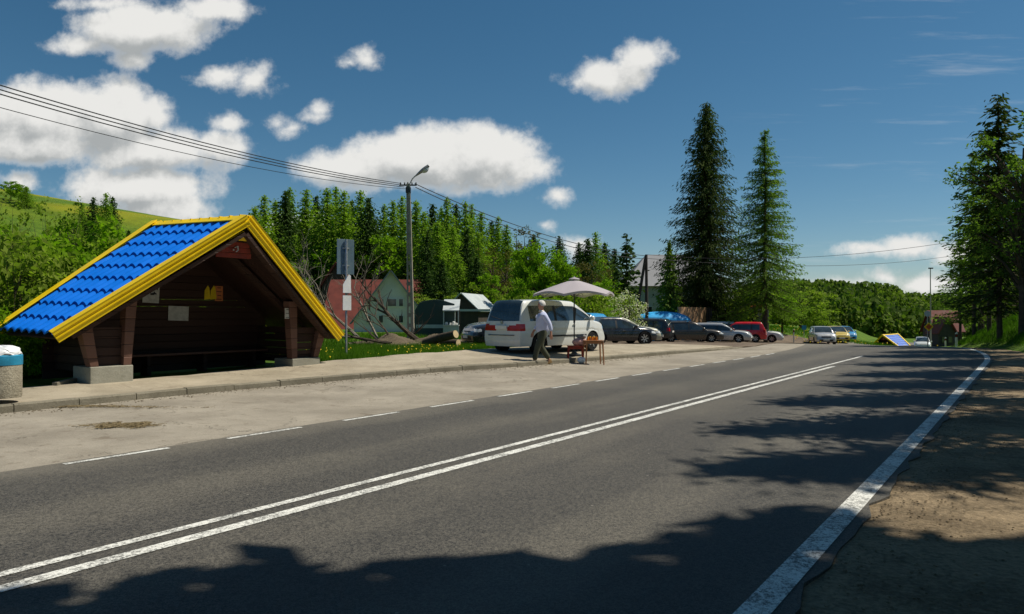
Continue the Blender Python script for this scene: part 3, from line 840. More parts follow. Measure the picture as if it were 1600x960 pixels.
for (cx, ty, Y, k) in wood:
    if cx < 650 and Y < 91: Y += 14
    x = px(cx, Y); zb = ground(x, Y)
    top = 1.6 + (490 - ty) * Y / F
    proto, H0 = {'l': (fl, 14), 's': (fs, 14), 'd': (fd[:1], 9), 'w': (fd[1:], 8.5), 'b': (fb, 9)}[k]
    h = max(3.0, top - zb)
    scz = h / H0 * (1.0 if k in 'ls' else 0.98)
    sc = max(0.75, min(1.35, scz)) * rnd(0.9, 1.15)
    if k in 'w': sc = max(scz, 0.7)
    nm, lb, gr = WL[k]
    put_tree(nm, random.choice(proto), x, Y, rnd(0, 6.28), sc, lb, 'tree' if k != 'w' else 'shrub', gr, dz=-0.1, scz=scz)

# round bright tree, bushes under the parasol
mp = broadleaf_mesh(6.9, 2.75, 0.7, 150, 130, 0.105, M['leaf'], 41, cl=0.21, limb=22)
put_tree('maple_tree', mp, px(846, 58), 58, 0.4, 1.0, 'round bright green tree with dense spring leaves behind the white van', dz=0, scz=1.08)
bush = [broadleaf_mesh(2.6, 1.6, 0.2, 46, 60, 0.085, M['leaf'], 44, cl=0.28, stems=3, limb=6), broadleaf_mesh(3.0, 1.7, 0.2, 50, 60, 0.085, M['willow'], 45, cl=0.28, stems=3, limb=6)]
for i, (cx, Y, s_, lb) in enumerate([(868, 44, 1.05, 'light green bush behind the windscreen of the white van'), (900, 45, 1.15, 'light green bush behind the parasol pole'),
                                     (932, 47, 1.0, 'green bush between the parasol and the white blossoming shrub'), (820, 50, 1.0, 'green bush beyond the roof of the white van')]):
    put_tree('bush', bush[i % 2], px(cx, Y), Y, i * 1.3, s_, lb, 'bush')
# blossoming shrub
fsr = broadleaf_mesh(3.6, 1.7, 0.3, 46, 40, 0.07, M['willow'], 51, cl=0.26, stems=4, limb=9)
rng = np.random.RandomState(5)
bl = [c for c in [unit(rng.normal(0, 1, 3)) * np.array([1.75, 1.75, 1.65]) * rng.rand() ** .35 + np.array([0, 0, 1.95]) for _ in range(150)]]
C_ = np.vstack([b + rng.normal(0, .12, (16, 3)) for b in bl]); A_ = unit(rng.normal(0, 1, C_.shape)) * 0.055; B_ = unit(np.cross(A_, rng.normal(0, 1, C_.shape))) * 0.05
V, Q = leaf_quads(C_, A_, B_)
r = put_tree('blossom_shrub', fsr, px(972, 50), 50, 0, 1.0, 'shrub covered in white blossom in front of the house wall', 'shrub')
bo = np_mesh('blossom', V, Q, M['blossom'], parent=r)

# dark pine-like spruce, big spruce, small spruce, big larch
ps = conifer_mesh('p', 7.2, 1.9, 22, 7, 16, 0.20, 0.085, 0.30, M['spruce'], 61, base=0.18, power=0.6, ragged=0.55, spread=0.12, hang=0.2)
put_tree('spruce_tree', ps, px(979, 62), 62, 0.3, 1.0, 'solitary dark spruce with ragged tiers left of the house roof', scz=8.9 / 7.2)
Y = 69
bs = conifer_mesh('b', 20.5, 5.9, 105, 11, 105, 0.17, 0.040, 0.42, M['bigspruce'], 71, base=0.03, power=0.74, ragged=0.72, bw=0.035, hang=1.0, spread=0.07, orient=1.3, tk=.8)
put_tree('tall_spruce', bs, px(1104, Y), Y, 0.0, 1.0, 'tallest dark spruce, broad and ragged, beside the pale house', scz=(1.6 + (490 - 158) * Y / F + 0.8) / 20.5)
ss = conifer_mesh('s', 6.6, 1.8, 40, 10, 22, 0.15, 0.06, 0.30, M['larchbig'], 81, base=0.03, power=0.75, ragged=0.4, hang=0.5, spread=0.12)
Y = 66
put_tree('young_spruce', ss, px(1046, Y), Y, 0.7, 1.0, 'short green spruce at the left foot of the tallest spruce', scz=(1.6 + (490 - 375) * Y / F + 0.7) / 6.6)
Y = 64
bl_ = conifer_mesh('l', 16.5, 4.7, 46, 9, 170, 0.12, 0.030, 0.50, M['larchbig'], 91, base=0.17, power=0.80, ragged=0.40, bw=0.03, hang=0.7, spread=0.045, tk=.75)
put_tree('tall_larch', bl_, px(1196, Y), Y, 1.0, 1.0, 'tall airy green larch with drooping branches right of the tallest spruce', scz=(1.6 + (490 - 204) * Y / F + 0.9) / 16.5)
# shrubs and thin trees right of the spruce
for i, (cx, ty, Y, s_, lb) in enumerate([(1150, 440, 68, 1.1, 'thin yellow green tree between the tall spruce and the tall larch'), (1222, 462, 72, 1.3, 'light green willow bush at the foot of the tall larch'),
                                         (1250, 440, 84, 1.7, 'bright green willow right of the tall larch'), (1172, 455, 76, 1.2, 'green bush behind the little notice kiosk'), (1272, 470, 92, 1.5, 'low green willow where the car park meets the far hill'),
                                         (1158, 452, 80, 1.1, 'green bush behind the corner of the pale house'), (1200, 448, 80, 1.4, 'leafy bush behind the trunk of the tall larch')]):
    x = px(cx, Y); h = 1.6 + (490 - ty) * Y / F - ground(x, Y)
    put_tree('willow_bush', (fd[1], fd[0])[i % 2], x, Y, i * 1.7, h / 8.5 * s_, lb, 'bush', scz=h / 8.5)

# bushes at the left, behind the shelter
lb_ = [broadleaf_mesh(3.4, 1.7, 0.2, 80, 80, 0.080, M['willow'], 101, cl=0.24, stems=5, limb=9, tr_r=0.018), broadleaf_mesh(3.2, 1.6, 0.15, 80, 80, 0.075, M['leaf'], 102, cl=0.24, stems=5, limb=9, tr_r=0.018),
       broadleaf_mesh(4.8, 1.3, 0.8, 36, 26, 0.055, M['willow'], 103, cl=0.25, stems=3, limb=16, tr_r=0.022)]
LB = [(20, 372, 17, 0, 'pale green willow thicket at the left picture edge above the litter bin'), (75, 376, 20, 0, 'pale green willow thicket second from the left edge'), (130, 395, 21, 1, 'green thicket behind the lower end of the blue roof'),
      (175, 385, 24, 0, 'pale green willow behind the middle of the blue roof'), (215, 380, 28, 1, 'green thicket close behind the top of the blue roof'), (0, 345, 23, 1, 'dark leafy thicket behind the leftmost willow'), (100, 352, 27, 1, 'leafy thicket behind the pale willows left of the roof'),
      (45, 300, 26, 2, 'tall thin sapling rising above the left thicket'), (92, 288, 25, 2, 'sparse leafy sapling standing against the white cloud'), (5, 275, 20, 2, 'thin sapling cut by the left picture edge'),
      (150, 365, 33, 0, 'willow thicket in front of the meadow hill'), (55, 520, 16.5, 1, 'low green bush beside the left wall of the shelter'), (110, 505, 18, 0, 'low willow bush touching the left wall of the shelter'), (-60, 340, 19, 0, 'willow thicket just outside the left edge'),
      (15, 480, 15.5, 1, 'low leafy bush right behind the litter bin')]
for i, (cx, ty, Y, k, lb) in enumerate(LB):
    if k < 2 and ty < 420: ty -= 16
    x = px(cx, Y); h = 1.6 + (490 - ty) * Y / F - ground(x, Y); H0 = (3.4, 3.2, 4.8)[k]
    put_tree('thicket' if k < 2 else 'sapling', lb_[k], x, Y, i * 2.1, (h / H0) * (0.95 if k < 2 else 0.85), lb, 'bush' if k < 2 else 'tree', scz=h / H0)
# trees on the meadow hill
for (cx, ty, Y, k, lb) in [(165, 302, 110, 'l', 'larch standing on the meadow hill, widest of its row'), (175, 308, 112, 's', 'dark spruce at the right end of the hill row'), (145, 308, 115, 's', 'spruce in the middle of the hill row'), (128, 318, 118, 'l', 'small larch at the left of the hill row'),
                           (28, 292, 140, 'd', 'round tree on the crest of the meadow hill'), (40, 296, 138, 'l', 'larch on the crest of the meadow hill'), (16, 296, 142, 'd', 'leafy tree at the left end of the hill crest'), (200, 360, 100, 's', 'small spruce low on the meadow hill')]:
    x = px(cx, Y); h = max(4, 1.6 + (490 - ty) * Y / F - ground(x, Y)); P_, H0 = {'l': (fl[0], 14), 's': (fs[0], 14), 'd': (fd[0], 9)}[k]
    put_tree('hill_tree', P_, x, Y, cx, max(h / H0, 0.6), lb, 'tree', scz=h / H0)

# right bank trees
rs = conifer_mesh('r', 14, 3.0, 34, 8, 44, 0.17, 0.055, 0.35, M['bigspruce'], 111, base=0.13, power=0.55, ragged=0.6, bw=0.035, hang=0.6, spread=0.08, tk=.6, orient=1.3)
rl = conifer_mesh('rl', 13, 2.8, 28, 7, 44, 0.15, 0.05, 0.25, M['larchbig'], 112, base=0.2, power=0.5, ragged=0.6, bw=0.03, hang=0.3, spread=0.09, tk=.6)
rb = broadleaf_mesh(12, 2.8, 2.6, 100, 60, 0.085, M['larchbig'], 113, cl=0.19, limb=36)
RB = [(1562, 148, 38, rs, 14, 'tall_spruce', 'dark spruce with a straight trunk on the right bank'), (1600, 170, 36, rb, 12, 'bank_tree', 'leafy tree cut by the right picture edge'), (1545, 200, 42, rl, 13, 'bank_larch', 'airy green larch on the left edge of the bank trees'),
      (1522, 240, 46, rl, 13, 'bank_larch', 'thin larch reaching out over the road on the right bank'), (1590, 250, 46, rs, 14, 'bank_spruce', 'dark spruce behind the bank trees by the right edge'), (1530, 330, 54, rs, 14, 'bank_spruce', 'low dark spruce behind the foremost bank trees'), 
      (1500, 372, 62, rl, 13, 'bank_larch', 'small larch at the far end of the right bank'), (1560, 300, 60, rb, 12, 'bank_tree', 'dark leafy tree filling the back of the bank wood'), (1600, 330, 58, rs, 14, 'bank_spruce', 'dark spruce at the back of the bank wood'), (1535, 420, 50, rb, 12, 'bank_tree', 'low leafy tree at the foot of the bank wood')]
for i, (cx, ty, Y, P_, H0, nm, lb) in enumerate(RB):
    x = px(cx, Y); h = 1.6 + (490 - ty) * Y / F - ground(x, Y)
    sc = min(1.0, h / H0 * 1.25) if i not in (2, 3) else 0.85
    put_tree(nm, P_, x, Y, i * 1.9 + 0.5, sc, lb, 'tree', scz=h / H0)
# trees right of the picture whose shade falls on the road
sh = broadleaf_mesh(13, 3.2, 6.6, 260, 60, 0.30, M['leaf'], 120, cl=0.24, limb=14)
shc = conifer_mesh('sc', 15, 2.6, 34, 8, 44, 0.16, 0.055, 0.30, M['bigspruce'], 121, base=0.52, power=0.45, ragged=0.6, bw=0.03, hang=0.4, spread=0.16)
OFF = [(4.6, 4.1, 1.0, 'b'), (3.2, 3.4, 1.0, 'b'), (9.9, 9.0, 0.9, 'c'), (9.2, 11.2, 0.8, 'c'), (6.9, 4.5, 0.97, 'b'), (10.2, 4.9, 1.02, 'b'), (13.6, 5.2, 1.05, 'b'), (6.0, 1.2, 1.05, 'b'), (9.5, 1.5, 1.05, 'b'), (3.6, -0.3, 1.0, 'b'),
       (12.4, 14.6, 0.92, 'c'), (14.2, 12.2, 1.0, 'c'), (15.2, 17.6, 0.95, 'c'), (17.5, 20.5, 1.0, 'c'), (20.5, 24.5, 1.05, 'c'), (23.5, 29, 1.1, 'c'), (26, 32, 1.1, 'c'), (29, 36.5, 1.0, 'c'), (24.5, 26.0, 1.1, 'c')]
for i, (x, y, s_, k) in enumerate(OFF):
    if k == 'b': y -= 1.55 + (0.35 if x > 5 else 0.75)
    else: x += 1.2
    P_ = {'b': sh, 'c': shc}[k]
    put_tree('roadside_tree', P_, x, y, i * 1.1, s_, 'roadside tree outside the right picture edge shading the road', 'tree', 'roadside trees outside the picture')

# far wooded hills: countless crowns read as one mass
def far_wood():
    rng = np.random.RandomState(3)
    C = []; A = []; B = []
    n = 0
    while n < 4600:
        y = rng.uniform(225, 460); x = rng.uniform(0.32 * y, 0.80 * y)
        z = ground(x, y)
        h = rng.uniform(7, 13); con = rng.rand() < 0.55
        R_ = h * (0.20 if con else 0.36)
        k = 60
        u = rng.rand(k); az = rng.rand(k) * 2 * pi
        if con: rad = R_ * (1 - u) + 0.2; zz = z + u * h
        else:
            ph = np.arccos(1 - 2 * u); rad = R_ * np.sin(ph); zz = z + h * 0.55 + h * 0.42 * np.cos(ph)
        pos = np.stack([x + rad * np.cos(az), y + rad * np.sin(az), zz], 1)
        nrm = unit(np.stack([np.cos(az), np.sin(az), np.full(k, 0.5)], 1) + rng.normal(0, .5, (k, 3)))
        ax = unit(np.cross(nrm, rng.normal(0, 1, (k, 3)))); bx_ = np.cross(nrm, ax)
        sz = (0.62 if con else 0.8)
        C.append(pos); A.append(ax * sz * h / 10); B.append(bx_ * sz * 0.8 * h / 10)
        n += 1
    V, Q = leaf_quads(np.vstack(C), np.vstack(A), np.vstack(B))
    o = np_mesh('far_wood', V, Q, M['farwood'])
    tag(o, 'mixed green wood covering the far hills beyond the road', 'wood', kind='stuff')
far_wood()

# ------------------------------------------------------------------ bus shelter
def shelter(near=True):
    if near:
        x0, y0 = st2xy(9.72, -15.0)
        r = empty('bus_shelter', (x0, y0, 0.20), ROAD_ROT, 'large wooden bus shelter with blue tiled gable roof and yellow trim by the lay-by', 'bus shelter')
    else:
        r = empty('bus_shelter', (0, 0, 0), 0, 'small distant bus shelter with blue roof showing behind the crest of the road', 'bus shelter')
    EL = Vector((-3.42, -0.20, 0.98)); ER = Vector((3.40, -0.20, 0.80)); PF = Vector((0, -1.10, 3.40)); PB = Vector((0, 2.55, 3.54))
    BL = Vector((-3.42, 2.25, 1.03)); BR = Vector((3.40, 2.25, 0.85))
    # tiled sheets
    for (E, B, nm) in ((EL, BL, 'l'), (ER, BR, 'r')):
        P_ = []
        rows = 9; sub = 7
        nrm = (E - PF).cross(PB - PF).normalized()
        if nrm.z < 0: nrm = -nrm
        for i in range(rows):
            for k in range(sub + 1):
                f = (i + k / sub) / rows
                a = PF.lerp(E, f); b = PB.lerp(B, f)
                w = (b - a).length; C_ = int(96)
                lift = 0.045 * (k / sub)
                row = []
                for c in range(C_ + 1):
                    q = c / C_; d = q * w + f * 0.0
                    yy_ = a.y + (b.y - a.y) * q
                    ph = 2 * pi * (yy_) / 0.33
                    wave = 0.060 * (0.5 + 0.5 * cos(ph)) ** 1.3
                    row.append(a.lerp(b, q) + nrm * (0.02 + lift + wave) + (E - PF).normalized() * (0.05 * (0.5 - .5 * cos(ph + .6)) * (k / sub) ** 2))
                P_.append(row)
        m = MB(); m.grid(P_)
        o = m.build('roof_sheet', M['blue'], r, smooth=True, sharp=30)
        sol = o.modifiers.new('solid', 'SOLIDIFY'); sol.thickness = 0.012; sol.offset = -1
        # boarded underside
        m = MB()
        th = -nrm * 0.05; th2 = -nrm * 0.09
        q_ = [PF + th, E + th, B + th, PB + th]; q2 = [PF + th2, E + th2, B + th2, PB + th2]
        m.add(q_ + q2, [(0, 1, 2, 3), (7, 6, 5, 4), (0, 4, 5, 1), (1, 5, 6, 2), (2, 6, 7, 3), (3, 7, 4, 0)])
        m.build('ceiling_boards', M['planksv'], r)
    # barge boards: stepped yellow profile
    def barge(A, B_, out, name='barge_board', big=1.0, par=r, ext=0.06):
        m = MB()
        d = (B_ - A).normalized(); A2 = A - d * 0.0; B2 = B_ + d * ext
        up = Vector(out).cross(d); 
        if up.z < 0: up = -up
        up.normalize(); o_ = d.cross(up); o_ = o_ if o_.dot(Vector(out)) > 0 else -o_
        prof = [(0.03, 0.115), (-0.16, 0.115), (-0.16, 0.09), (0.0, 0.09), (0.0, -0.16), (0.055, -0.16), (0.055, -0.075), (0.085, -0.06), (0.085, -0.035), (0.06, -0.02), (0.06, 0.02), (0.10, 0.035), (0.10, 0.085), (0.115, 0.115)]
        prof = [(a_ * big, b_ * big) for a_, b_ in prof[1:]]
        n = len(prof)
        vs_ = [A2 + o_ * a_ + up * b_ for a_, b_ in prof] + [B2 + o_ * a_ + up * b_ for a_, b_ in prof]
        m.add(vs_, [(i, (i + 1) % n, n + (i + 1) % n, n + i) for i in range(n)] + [tuple(range(n))[::-1], tuple(range(n, 2 * n))])
        return m.build(name, M['yellow'], par)
    barge(PF + Vector((0.0, 0, 0.055)), EL + Vector((0, 0, .03)), (0, -1, 0), big=.88); barge(PF + Vector((0.0, 0.004, 0.055)), ER + Vector((0, 0, .03)), (0, -1, 0), big=.88)
    barge(PB + Vector((0, .03, .07)), BL + Vector((0, .03, .07)), (0, 1, 0), big=0.85); barge(PB + Vector((0, .034, .07)), BR + Vector((0, .03, .07)), (0, 1, 0), big=0.85)
    m = MB()
    for sx in (-1, 1):
        a = PF + Vector((0, -0.04, 0.135)); b = PB + Vector((0, 0.05, 0.125))
        m.add([a, b, b + Vector((sx * .17, 0, -.11)), a + Vector((sx * .17, 0, -.11)), a - Vector((0, 0, .02)), b - Vector((0, 0, .02)), b + Vector((sx * .17, 0, -.13)), a + Vector((sx * .17, 0, -.13))],
              [(0, 1, 2, 3), (7, 6, 5, 4), (0, 3, 7, 4), (1, 5, 6, 2), (3, 2, 6, 7)])
    for k in range(9):
        y = PF.y + 0.2 + k * 0.38
        m.box((0, y, PF.z + 0.138 + (y - PF.y) * .027), (0.10, 0.03, 0.03))
    m.build('ridge_cap', M['yellow'], r)
    # yellow gablet and the board below it
    def front_y(z): # plane of the leaning front at the centre line
        return PF.y + (PF.z - z) / (PF.z - 0.9) * 0.90
    m = MB(); zt = 3.20; zb_ = 2.99
    m.add([(0, front_y(zt) + .05, zt), (-0.35, front_y(zb_) + .05, zb_), (0.24, front_y(zb_) + .05, zb_ + .0), (0, front_y(zt) + .09, zt), (-0.35, front_y(zb_) + .09, zb_), (0.24, front_y(zb_) + .09, zb_)],
          [(0, 1, 2), (5, 4, 3), (0, 3, 4, 1), (1, 4, 5, 2), (2, 5, 3, 0)])
    m.build('gable_panel', M['yellow'], r)
    m = MB()
    for k in range(3):
        z = 2.90 - k * 0.115
        m.box((-0.08 + k * 0.0, front_y(z) + 0.10 , z), (0.66 + 0.10 * k, 0.03, 0.108))
    sb = m.build('name_board', M['signred'], r, bevel=0.004)
    m = MB()   # small pale emblem, a bent stroke and two dots
    ye = front_y(2.9) + 0.07
    m.beam((-0.13, ye, 2.83), (-0.06, ye, 2.87), 0.012, 0.03, up=(0, 1, 0)); m.beam((-0.06, ye, 2.87), (-0.05, ye, 2.78), 0.012, 0.03, up=(0, 1, 0)); m.beam((-0.05, ye, 2.78), (-0.10, ye, 2.74), 0.012, 0.03, up=(0, 1, 0))
    m.box((-0.16, ye, 2.78), (0.03, 0.012, 0.03))
    m.build('emblem', M['paper'], sb)
    # rafters along the front edge inside the trim
    for (E, sx) in ((EL, -1), (ER, 1)):
        m = MB()
        a = PF + Vector((0, 0.12, -0.26)); b = E + Vector((-sx * 0.30, 0.12, -0.02))
        m.beam(a, b, 0.08, 0.20, up=(0, 1, 0)); m.build('rafter', M['planks'], r)
        m = MB()
        a = PF + Vector((sx * 0.15, 1.35, -0.40)); b = E + Vector((-sx * 0.55, 0.75, 0.22))
        m.beam(a, b, 0.10, 0.16, up=(0, 1, 0)); m.build('rafter', M['planks'], r)
    # back wall planks with gaps of light, clipped to the gable
    def roof_half(z):  # half width of the roof inside at height z
        return max(0.05, (3.40 - z) / 2.55 * 3.3)
    m = MB()
    z = 0.02; k = 0
    while z < 3.3:
        h = 0.172; gap = -0.002 if k not in (8, 9) else 0.004
        w0 = min(2.75, roof_half(z + h)); 
        if w0 < 0.08: break
        wlow = min(2.75, roof_half(z))
        y = 2.0 + (0.008 if k % 2 else 0)
        m.add([(-wlow, y, z), (wlow, y, z), (w0, y, z + h - gap), (-w0, y, z + h - gap), (-wlow, y + .045, z), (wlow, y + .045, z), (w0, y + .045, z + h - gap), (-w0, y + .045, z + h - gap)],
              [(0, 1, 2, 3), (7, 6, 5, 4), (0, 4, 5, 1), (1, 5, 6, 2), (2, 6, 7, 3), (3, 7, 4, 0)])
        z += h; k += 1
    m.build('back_wall', M['planks'], r)
    # side walls
    for sx, zg in ((-1, 0.0), (1, -0.06)):
        m = MB()
        for k in range(6 if sx < 0 else 5):
            z = zg + 0.30 + k * 0.182
            xx = sx * (2.48 + 0.10 * k / 6)
            m.box((xx, 1.33, z), (0.07, 1.38, 0.176))
        m.build('side_wall', M['planks'], r)
    # pillars: plank panel that widens upwards between two leaning posts on a concrete block
    for sx, (xa, xb, zb0, zt0) in ((-1, (-2.74, -1.90, 0.0, 0.35)), (1, (2.06, 2.92, -0.10, 0.27))):
        m = MB(); m.box(((xa + xb) / 2, 0.34, (zb0 + zt0) / 2 - .05), (xb - xa, 0.72, zt0 - zb0 + .1)); m.build('plinth', M['concrete'], r, bevel=0.015)
        xin, xo = (xb, xa) if sx < 0 else (xa, xb)
        ztop = 1.32 if sx < 0 else 1.16
        def roofz(x): return (3.5 + (-2.52 if x < 0 else -2.70) * abs(x) / 3.42)
        for (xbm, xtm, nmz) in ((xin - (-sx) * 0.10, xin - (-sx) * 0.02 , 0), (xo + (-sx) * 0.10, xo + sx * 0.10, 1)):
            zt_ = min(roofz(xtm) - 0.16, 2.3)
            m = MB()
            a = Vector((xbm, 0.10, zt0)); b = Vector((xtm, 0.02, zt_))
            m.add([(xbm - .08, 0.02, zt0), (xbm + .08, 0.02, zt0), (xtm + .12, -0.02, zt_), (xtm - .12, -0.02, zt_),
                   (xbm - .08, 0.22, zt0), (xbm + .08, 0.22, zt0), (xtm + .12, 0.22, zt_), (xtm - .12, 0.22, zt_)],
                  [(0, 1, 2, 3), (7, 6, 5, 4), (0, 4, 5, 1), (1, 5, 6, 2), (2, 6, 7, 3), (3, 7, 4, 0)])
            m.build('post', M['postwood'], r, bevel=0.008)
        m = MB()
        n = 5
        for k in range(n + 1):
            z = zt0 + 0.02 + k * 0.19
            wi = 0.0 + 0.04 * k
            xl = min(xin, xo) + 0.16 - wi * (sx < 0); xr = max(xin, xo) - 0.16 + wi * (sx > 0)
            if z + .18 > roofz(max(abs(xl), abs(xr))) - .12: break
            m.box(((xl + xr) / 2, 0.16, z + 0.09), (xr - xl, 0.06, 0.18))
        m.build('panel', M['planks'], r)
    # floor slab and bench
    m = MB(); m.add([(-1.95, 0.02, -0.07), (2.1, 0.02, -0.09), (2.5, 2.1, -0.07), (-2.5, 2.1, -0.05), (-1.95, 0.02, -0.2), (2.1, 0.02, -0.2), (2.5, 2.1, -0.2), (-2.5, 2.1, -0.2)],
                    [(0, 1, 2, 3), (0, 4, 5, 1), (1, 5, 6, 2), (2, 6, 7, 3), (3, 7, 4, 0)])
    m.build('floor_slab', M['concrete'], r)
    m = MB(); m.box((0.0, 1.68, 0.44), (4.9, 0.42, 0.05)); bs_ = m.build('bench_seat', M['postwood'], r, bevel=.006)
    for xk in (-2.1, -0.7, 0.7, 2.1):
        m = MB(); m.box((xk, 1.72, 0.18), (0.09, 0.30, 0.47)); m.build('bench_leg', M['planks'], r)
    # pinned notices
    def note(c, w, h, mat, tilt=0.0, lines=0, nm='notice'):
        m = MB(); R_ = Matrix.Rotation(tilt, 3, 'Y')
        m.box(c, (w, 0.006, h), rot=R_); o = m.build(nm, mat, r)
        if lines:
            m = MB()
            for q in range(lines):
                L = w * rnd(.4, .75); off = R_ @ Vector((rnd(-.05, .05) * w, -0.0055, h * (0.38 - 0.76 * q / max(1, lines - 1))))
                m.box(Vector(c) + off, (L, 0.003, h * 0.05), rot=R_)
            m.build('print', M['ink'], o)
        return o
    if near:
        def at(pxx, pyy, tp):   # point seen at this bearing on the plane t = tp, in shelter coordinates
            tn = (pxx - 800) / F; Z = -tp / (ST - CT * tn); s_ = Z * (tn * ST + CT); z_ = 1.6 - (pyy - 490) * Z / F
            return (s_ - 9.72, -tp - 15.0, z_ - 0.20)
        yb = -(15.0 + 1.985)
        note(at(279, 490, yb), 0.52, 0.35, M['paper'], 0.03, 0)
        note(at(342, 459, yb), 0.22, 0.38, M['orangepaper'], 0.0, 4)
        o = note(at(236, 459, yb), 0.40, 0.44, M['paper'], 0.05, 0)
        c = Vector(at(236, 459, yb)); m = MB()
        for q in range(7): m.box(c + Vector((rnd(-.02, .17), -.005, rnd(-.02, .19))), (rnd(.03, .09), .003, rnd(.02, .06)))
        m.build('print', M['ink'], o)
        note(at(449.5, 490, -15.03), 0.17, 0.26, M['paper'], 0.0, 3)
        for pxx in (324, 333.5):
            c = at(pxx, 458, yb); m = MB()
            w = 0.085; m.prism([(c[0] - w, c[2] - .17), (c[0] + w, c[2] - .15), (c[0] + w * .6, c[2] + .13), (c[0] + .01, c[2] + .19), (c[0] - w * .9, c[2] + .06)], c[1] - .004, c[1] + .004, 'y')
            m.build('pennant', M['dandelion'], r)
    return r
random.seed(21)
shelter(True)
far_sh = shelter(False)
Y = 122
far_sh.location = (px(1386, Y), Y, 1.6 - (522 - 490) * Y / F - 3.62); far_sh.rotation_euler = (0, 0, radians(-64))

# old kerb stub left of the shelter
m = MB()
for (a, b) in (((86, 607), (135, 598)),):
    p = []
    for (cx, cy) in (a, b):
        Z = 1.42 * F / (cy - 490); p.append(Vector((px(cx, Z), Z, ground(px(cx, Z), Z) + 0.10)))
    m.beam(p[0], p[1], 0.10, 0.16)
tag(m.build('edging_stone', M['kerb'], bevel=0.01), 'mossy concrete edging stone lying left of the shelter', 'edging stone')

# ------------------------------------------------------------------ litter bin
Z = 12.0
xb = px(2, Z)
r = empty('litter_bin', (xb, Z, 1.6 - (621 - 490) * Z / F), 0, 'round concrete litter bin with blue rim and white bag at the left picture edge', 'litter bin')
m = MB(); m.lathe([(0.29, 0), (0.295, 0.02), (0.295, 0.52), (0.29, 0.53)], n=28); m.build('bin_body', M['bincon'], r, smooth=True)
m = MB(); m.lathe([(0.300, 0.53), (0.302, 0.54), (0.302, 0.68), (0.285, 0.695), (0.26, 0.69)], n=28); m.build('bin_rim', M['binblue'], r, smooth=True)
m = MB(); rng = np.random.RandomState(4)
P_ = []
for i in range(9):
    f = i / 8; ring = []
    for k in range(25):
        a = 2 * pi * (k % 24) / 24; rr_ = 0.288 * cos(f * pi / 2) ** 0.6 * (1 + 0.10 * sin(5 * a + i) * f + 0.06 * sin(9 * a + 2 * i)) + 0.001
        ring.append((rr_ * cos(a), rr_ * sin(a), 0.70 + 0.13 * sin(f * pi / 2) + 0.02 * sin(7 * a + 3 * f)))
    P_.append(ring)
m.grid(P_); m.build('bin_bag', M['bagwhite'], r, smooth=True)

# ------------------------------------------------------------------ bus stop post seen from behind
Z = 22.2; xs = px(541, Z); zs = ground(xs, Z)
r = empty('bus_stop_sign', (xs, Z, zs), radians(38), 'grey back of a bus stop sign on a thin pole with white timetable plates', 'road sign')
k = Z / F
def hz(py): return 1.6 - (py - 490) * k - zs
m = MB(); m.tube([(0, 0, -.1), (0, 0, hz(374))], 0.032, 10); m.build('pole', M['galv'], r, smooth=True)
m = MB(); m.box((0.0, 0.06, (hz(374) + hz(429)) / 2), (0.56, 0.02, hz(374) - hz(429))); pn = m.build('panel', M['greyback'], r, bevel=0.006)
m = MB()
for z in (hz(388), hz(415)): m.box((0, 0.035, z), (0.22, 0.03, 0.04))
m.build('bracket', M['galv'], pn)
m = MB(); m.prism([(-0.13, hz(458)), (0.13, hz(458)), (0.12, hz(431)), (0.06, hz(429)), (-0.13, hz(445))], -0.055, -0.04, 'y'); m.build('pointed_plate', M['whitep'], r)
m = MB(); m.box((0, -0.05, (hz(462) + hz(485)) / 2), (0.27, 0.02, hz(462) - hz(485))); tp = m.build('timetable', M['whitep'], r)
m = MB(); m.box((0, -0.05, hz(459.5)), (0.12, 0.03, 0.03)); m.build('clamp', M['darksteel'], r)

# ------------------------------------------------------------------ concrete pole with street lamp and wires
Z = 40.0; xp = px(642, Z); zp = ground(xp, Z)
top = 1.6 + (490 - 287) * Z / F
r = empty('lamp_pole', (xp, Z, zp), 0, 'tall concrete utility pole carrying a street lamp and overhead wires', 'utility pole')
H_ = top - zp
m = MB()   # H-section: web plus two flanges, openings down the web
def taper(xa, xb_, ya, yb_, z0, z1, f0, f1):
    m.add([(xa * f0, ya * f0, z0), (xb_ * f0, ya * f0, z0), (xb_ * f0, yb_ * f0, z0), (xa * f0, yb_ * f0, z0), (xa * f1, ya * f1, z1), (xb_ * f1, ya * f1, z1), (xb_ * f1, yb_ * f1, z1), (xa * f1, yb_ * f1, z1)],
          [(0, 1, 2, 3), (7, 6, 5, 4), (0, 4, 5, 1), (1, 5, 6, 2), (2, 6, 7, 3), (3, 7, 4, 0)])
lean = Matrix.Rotation(radians(-1.0), 3, 'Y')
taper(0.02, 0.17, -0.12, 0.12, -0.3, H_, 1.15, 0.62)
taper(-0.17, -0.10, -0.12, 0.12, -0.3, H_, 1.15, 0.62)
for i in range(15):
    z = 0.1 + i * H_ / 15
    f = 1.15 - 0.53 * z / H_
    hgt = 0.20 if i < 8 else H_ / 15 - 0.02
    taper(-0.10, 0.02, -0.07, 0.07, z, z + hgt, f, f - .02)
m.v = [tuple(lean @ Vector(v)) for v in m.v]
m.build('shaft', M['polec'], r, bevel=0.01)
tx = (lean @ Vector((0, 0, H_)))
m = MB(); m.box((tx.x - .02, 0, H_ - 0.08), (0.95, 0.07, 0.07)); m.box((tx.x, 0, H_ - 0.35), (0.26, 0.24, 0.30)); m.build('crossarm', M['darksteel'], r)
for q in (-0.42, -0.2, 0.2, 0.42):
    m = MB(); m.lathe([(0.02, 0), (0.045, 0.03), (0.03, 0.06), (0.045, 0.09), (0.02, 0.13)], (tx.x + q, 0, H_ - .05), 8); m.build('insulator', M['darksteel'], r, smooth=True)
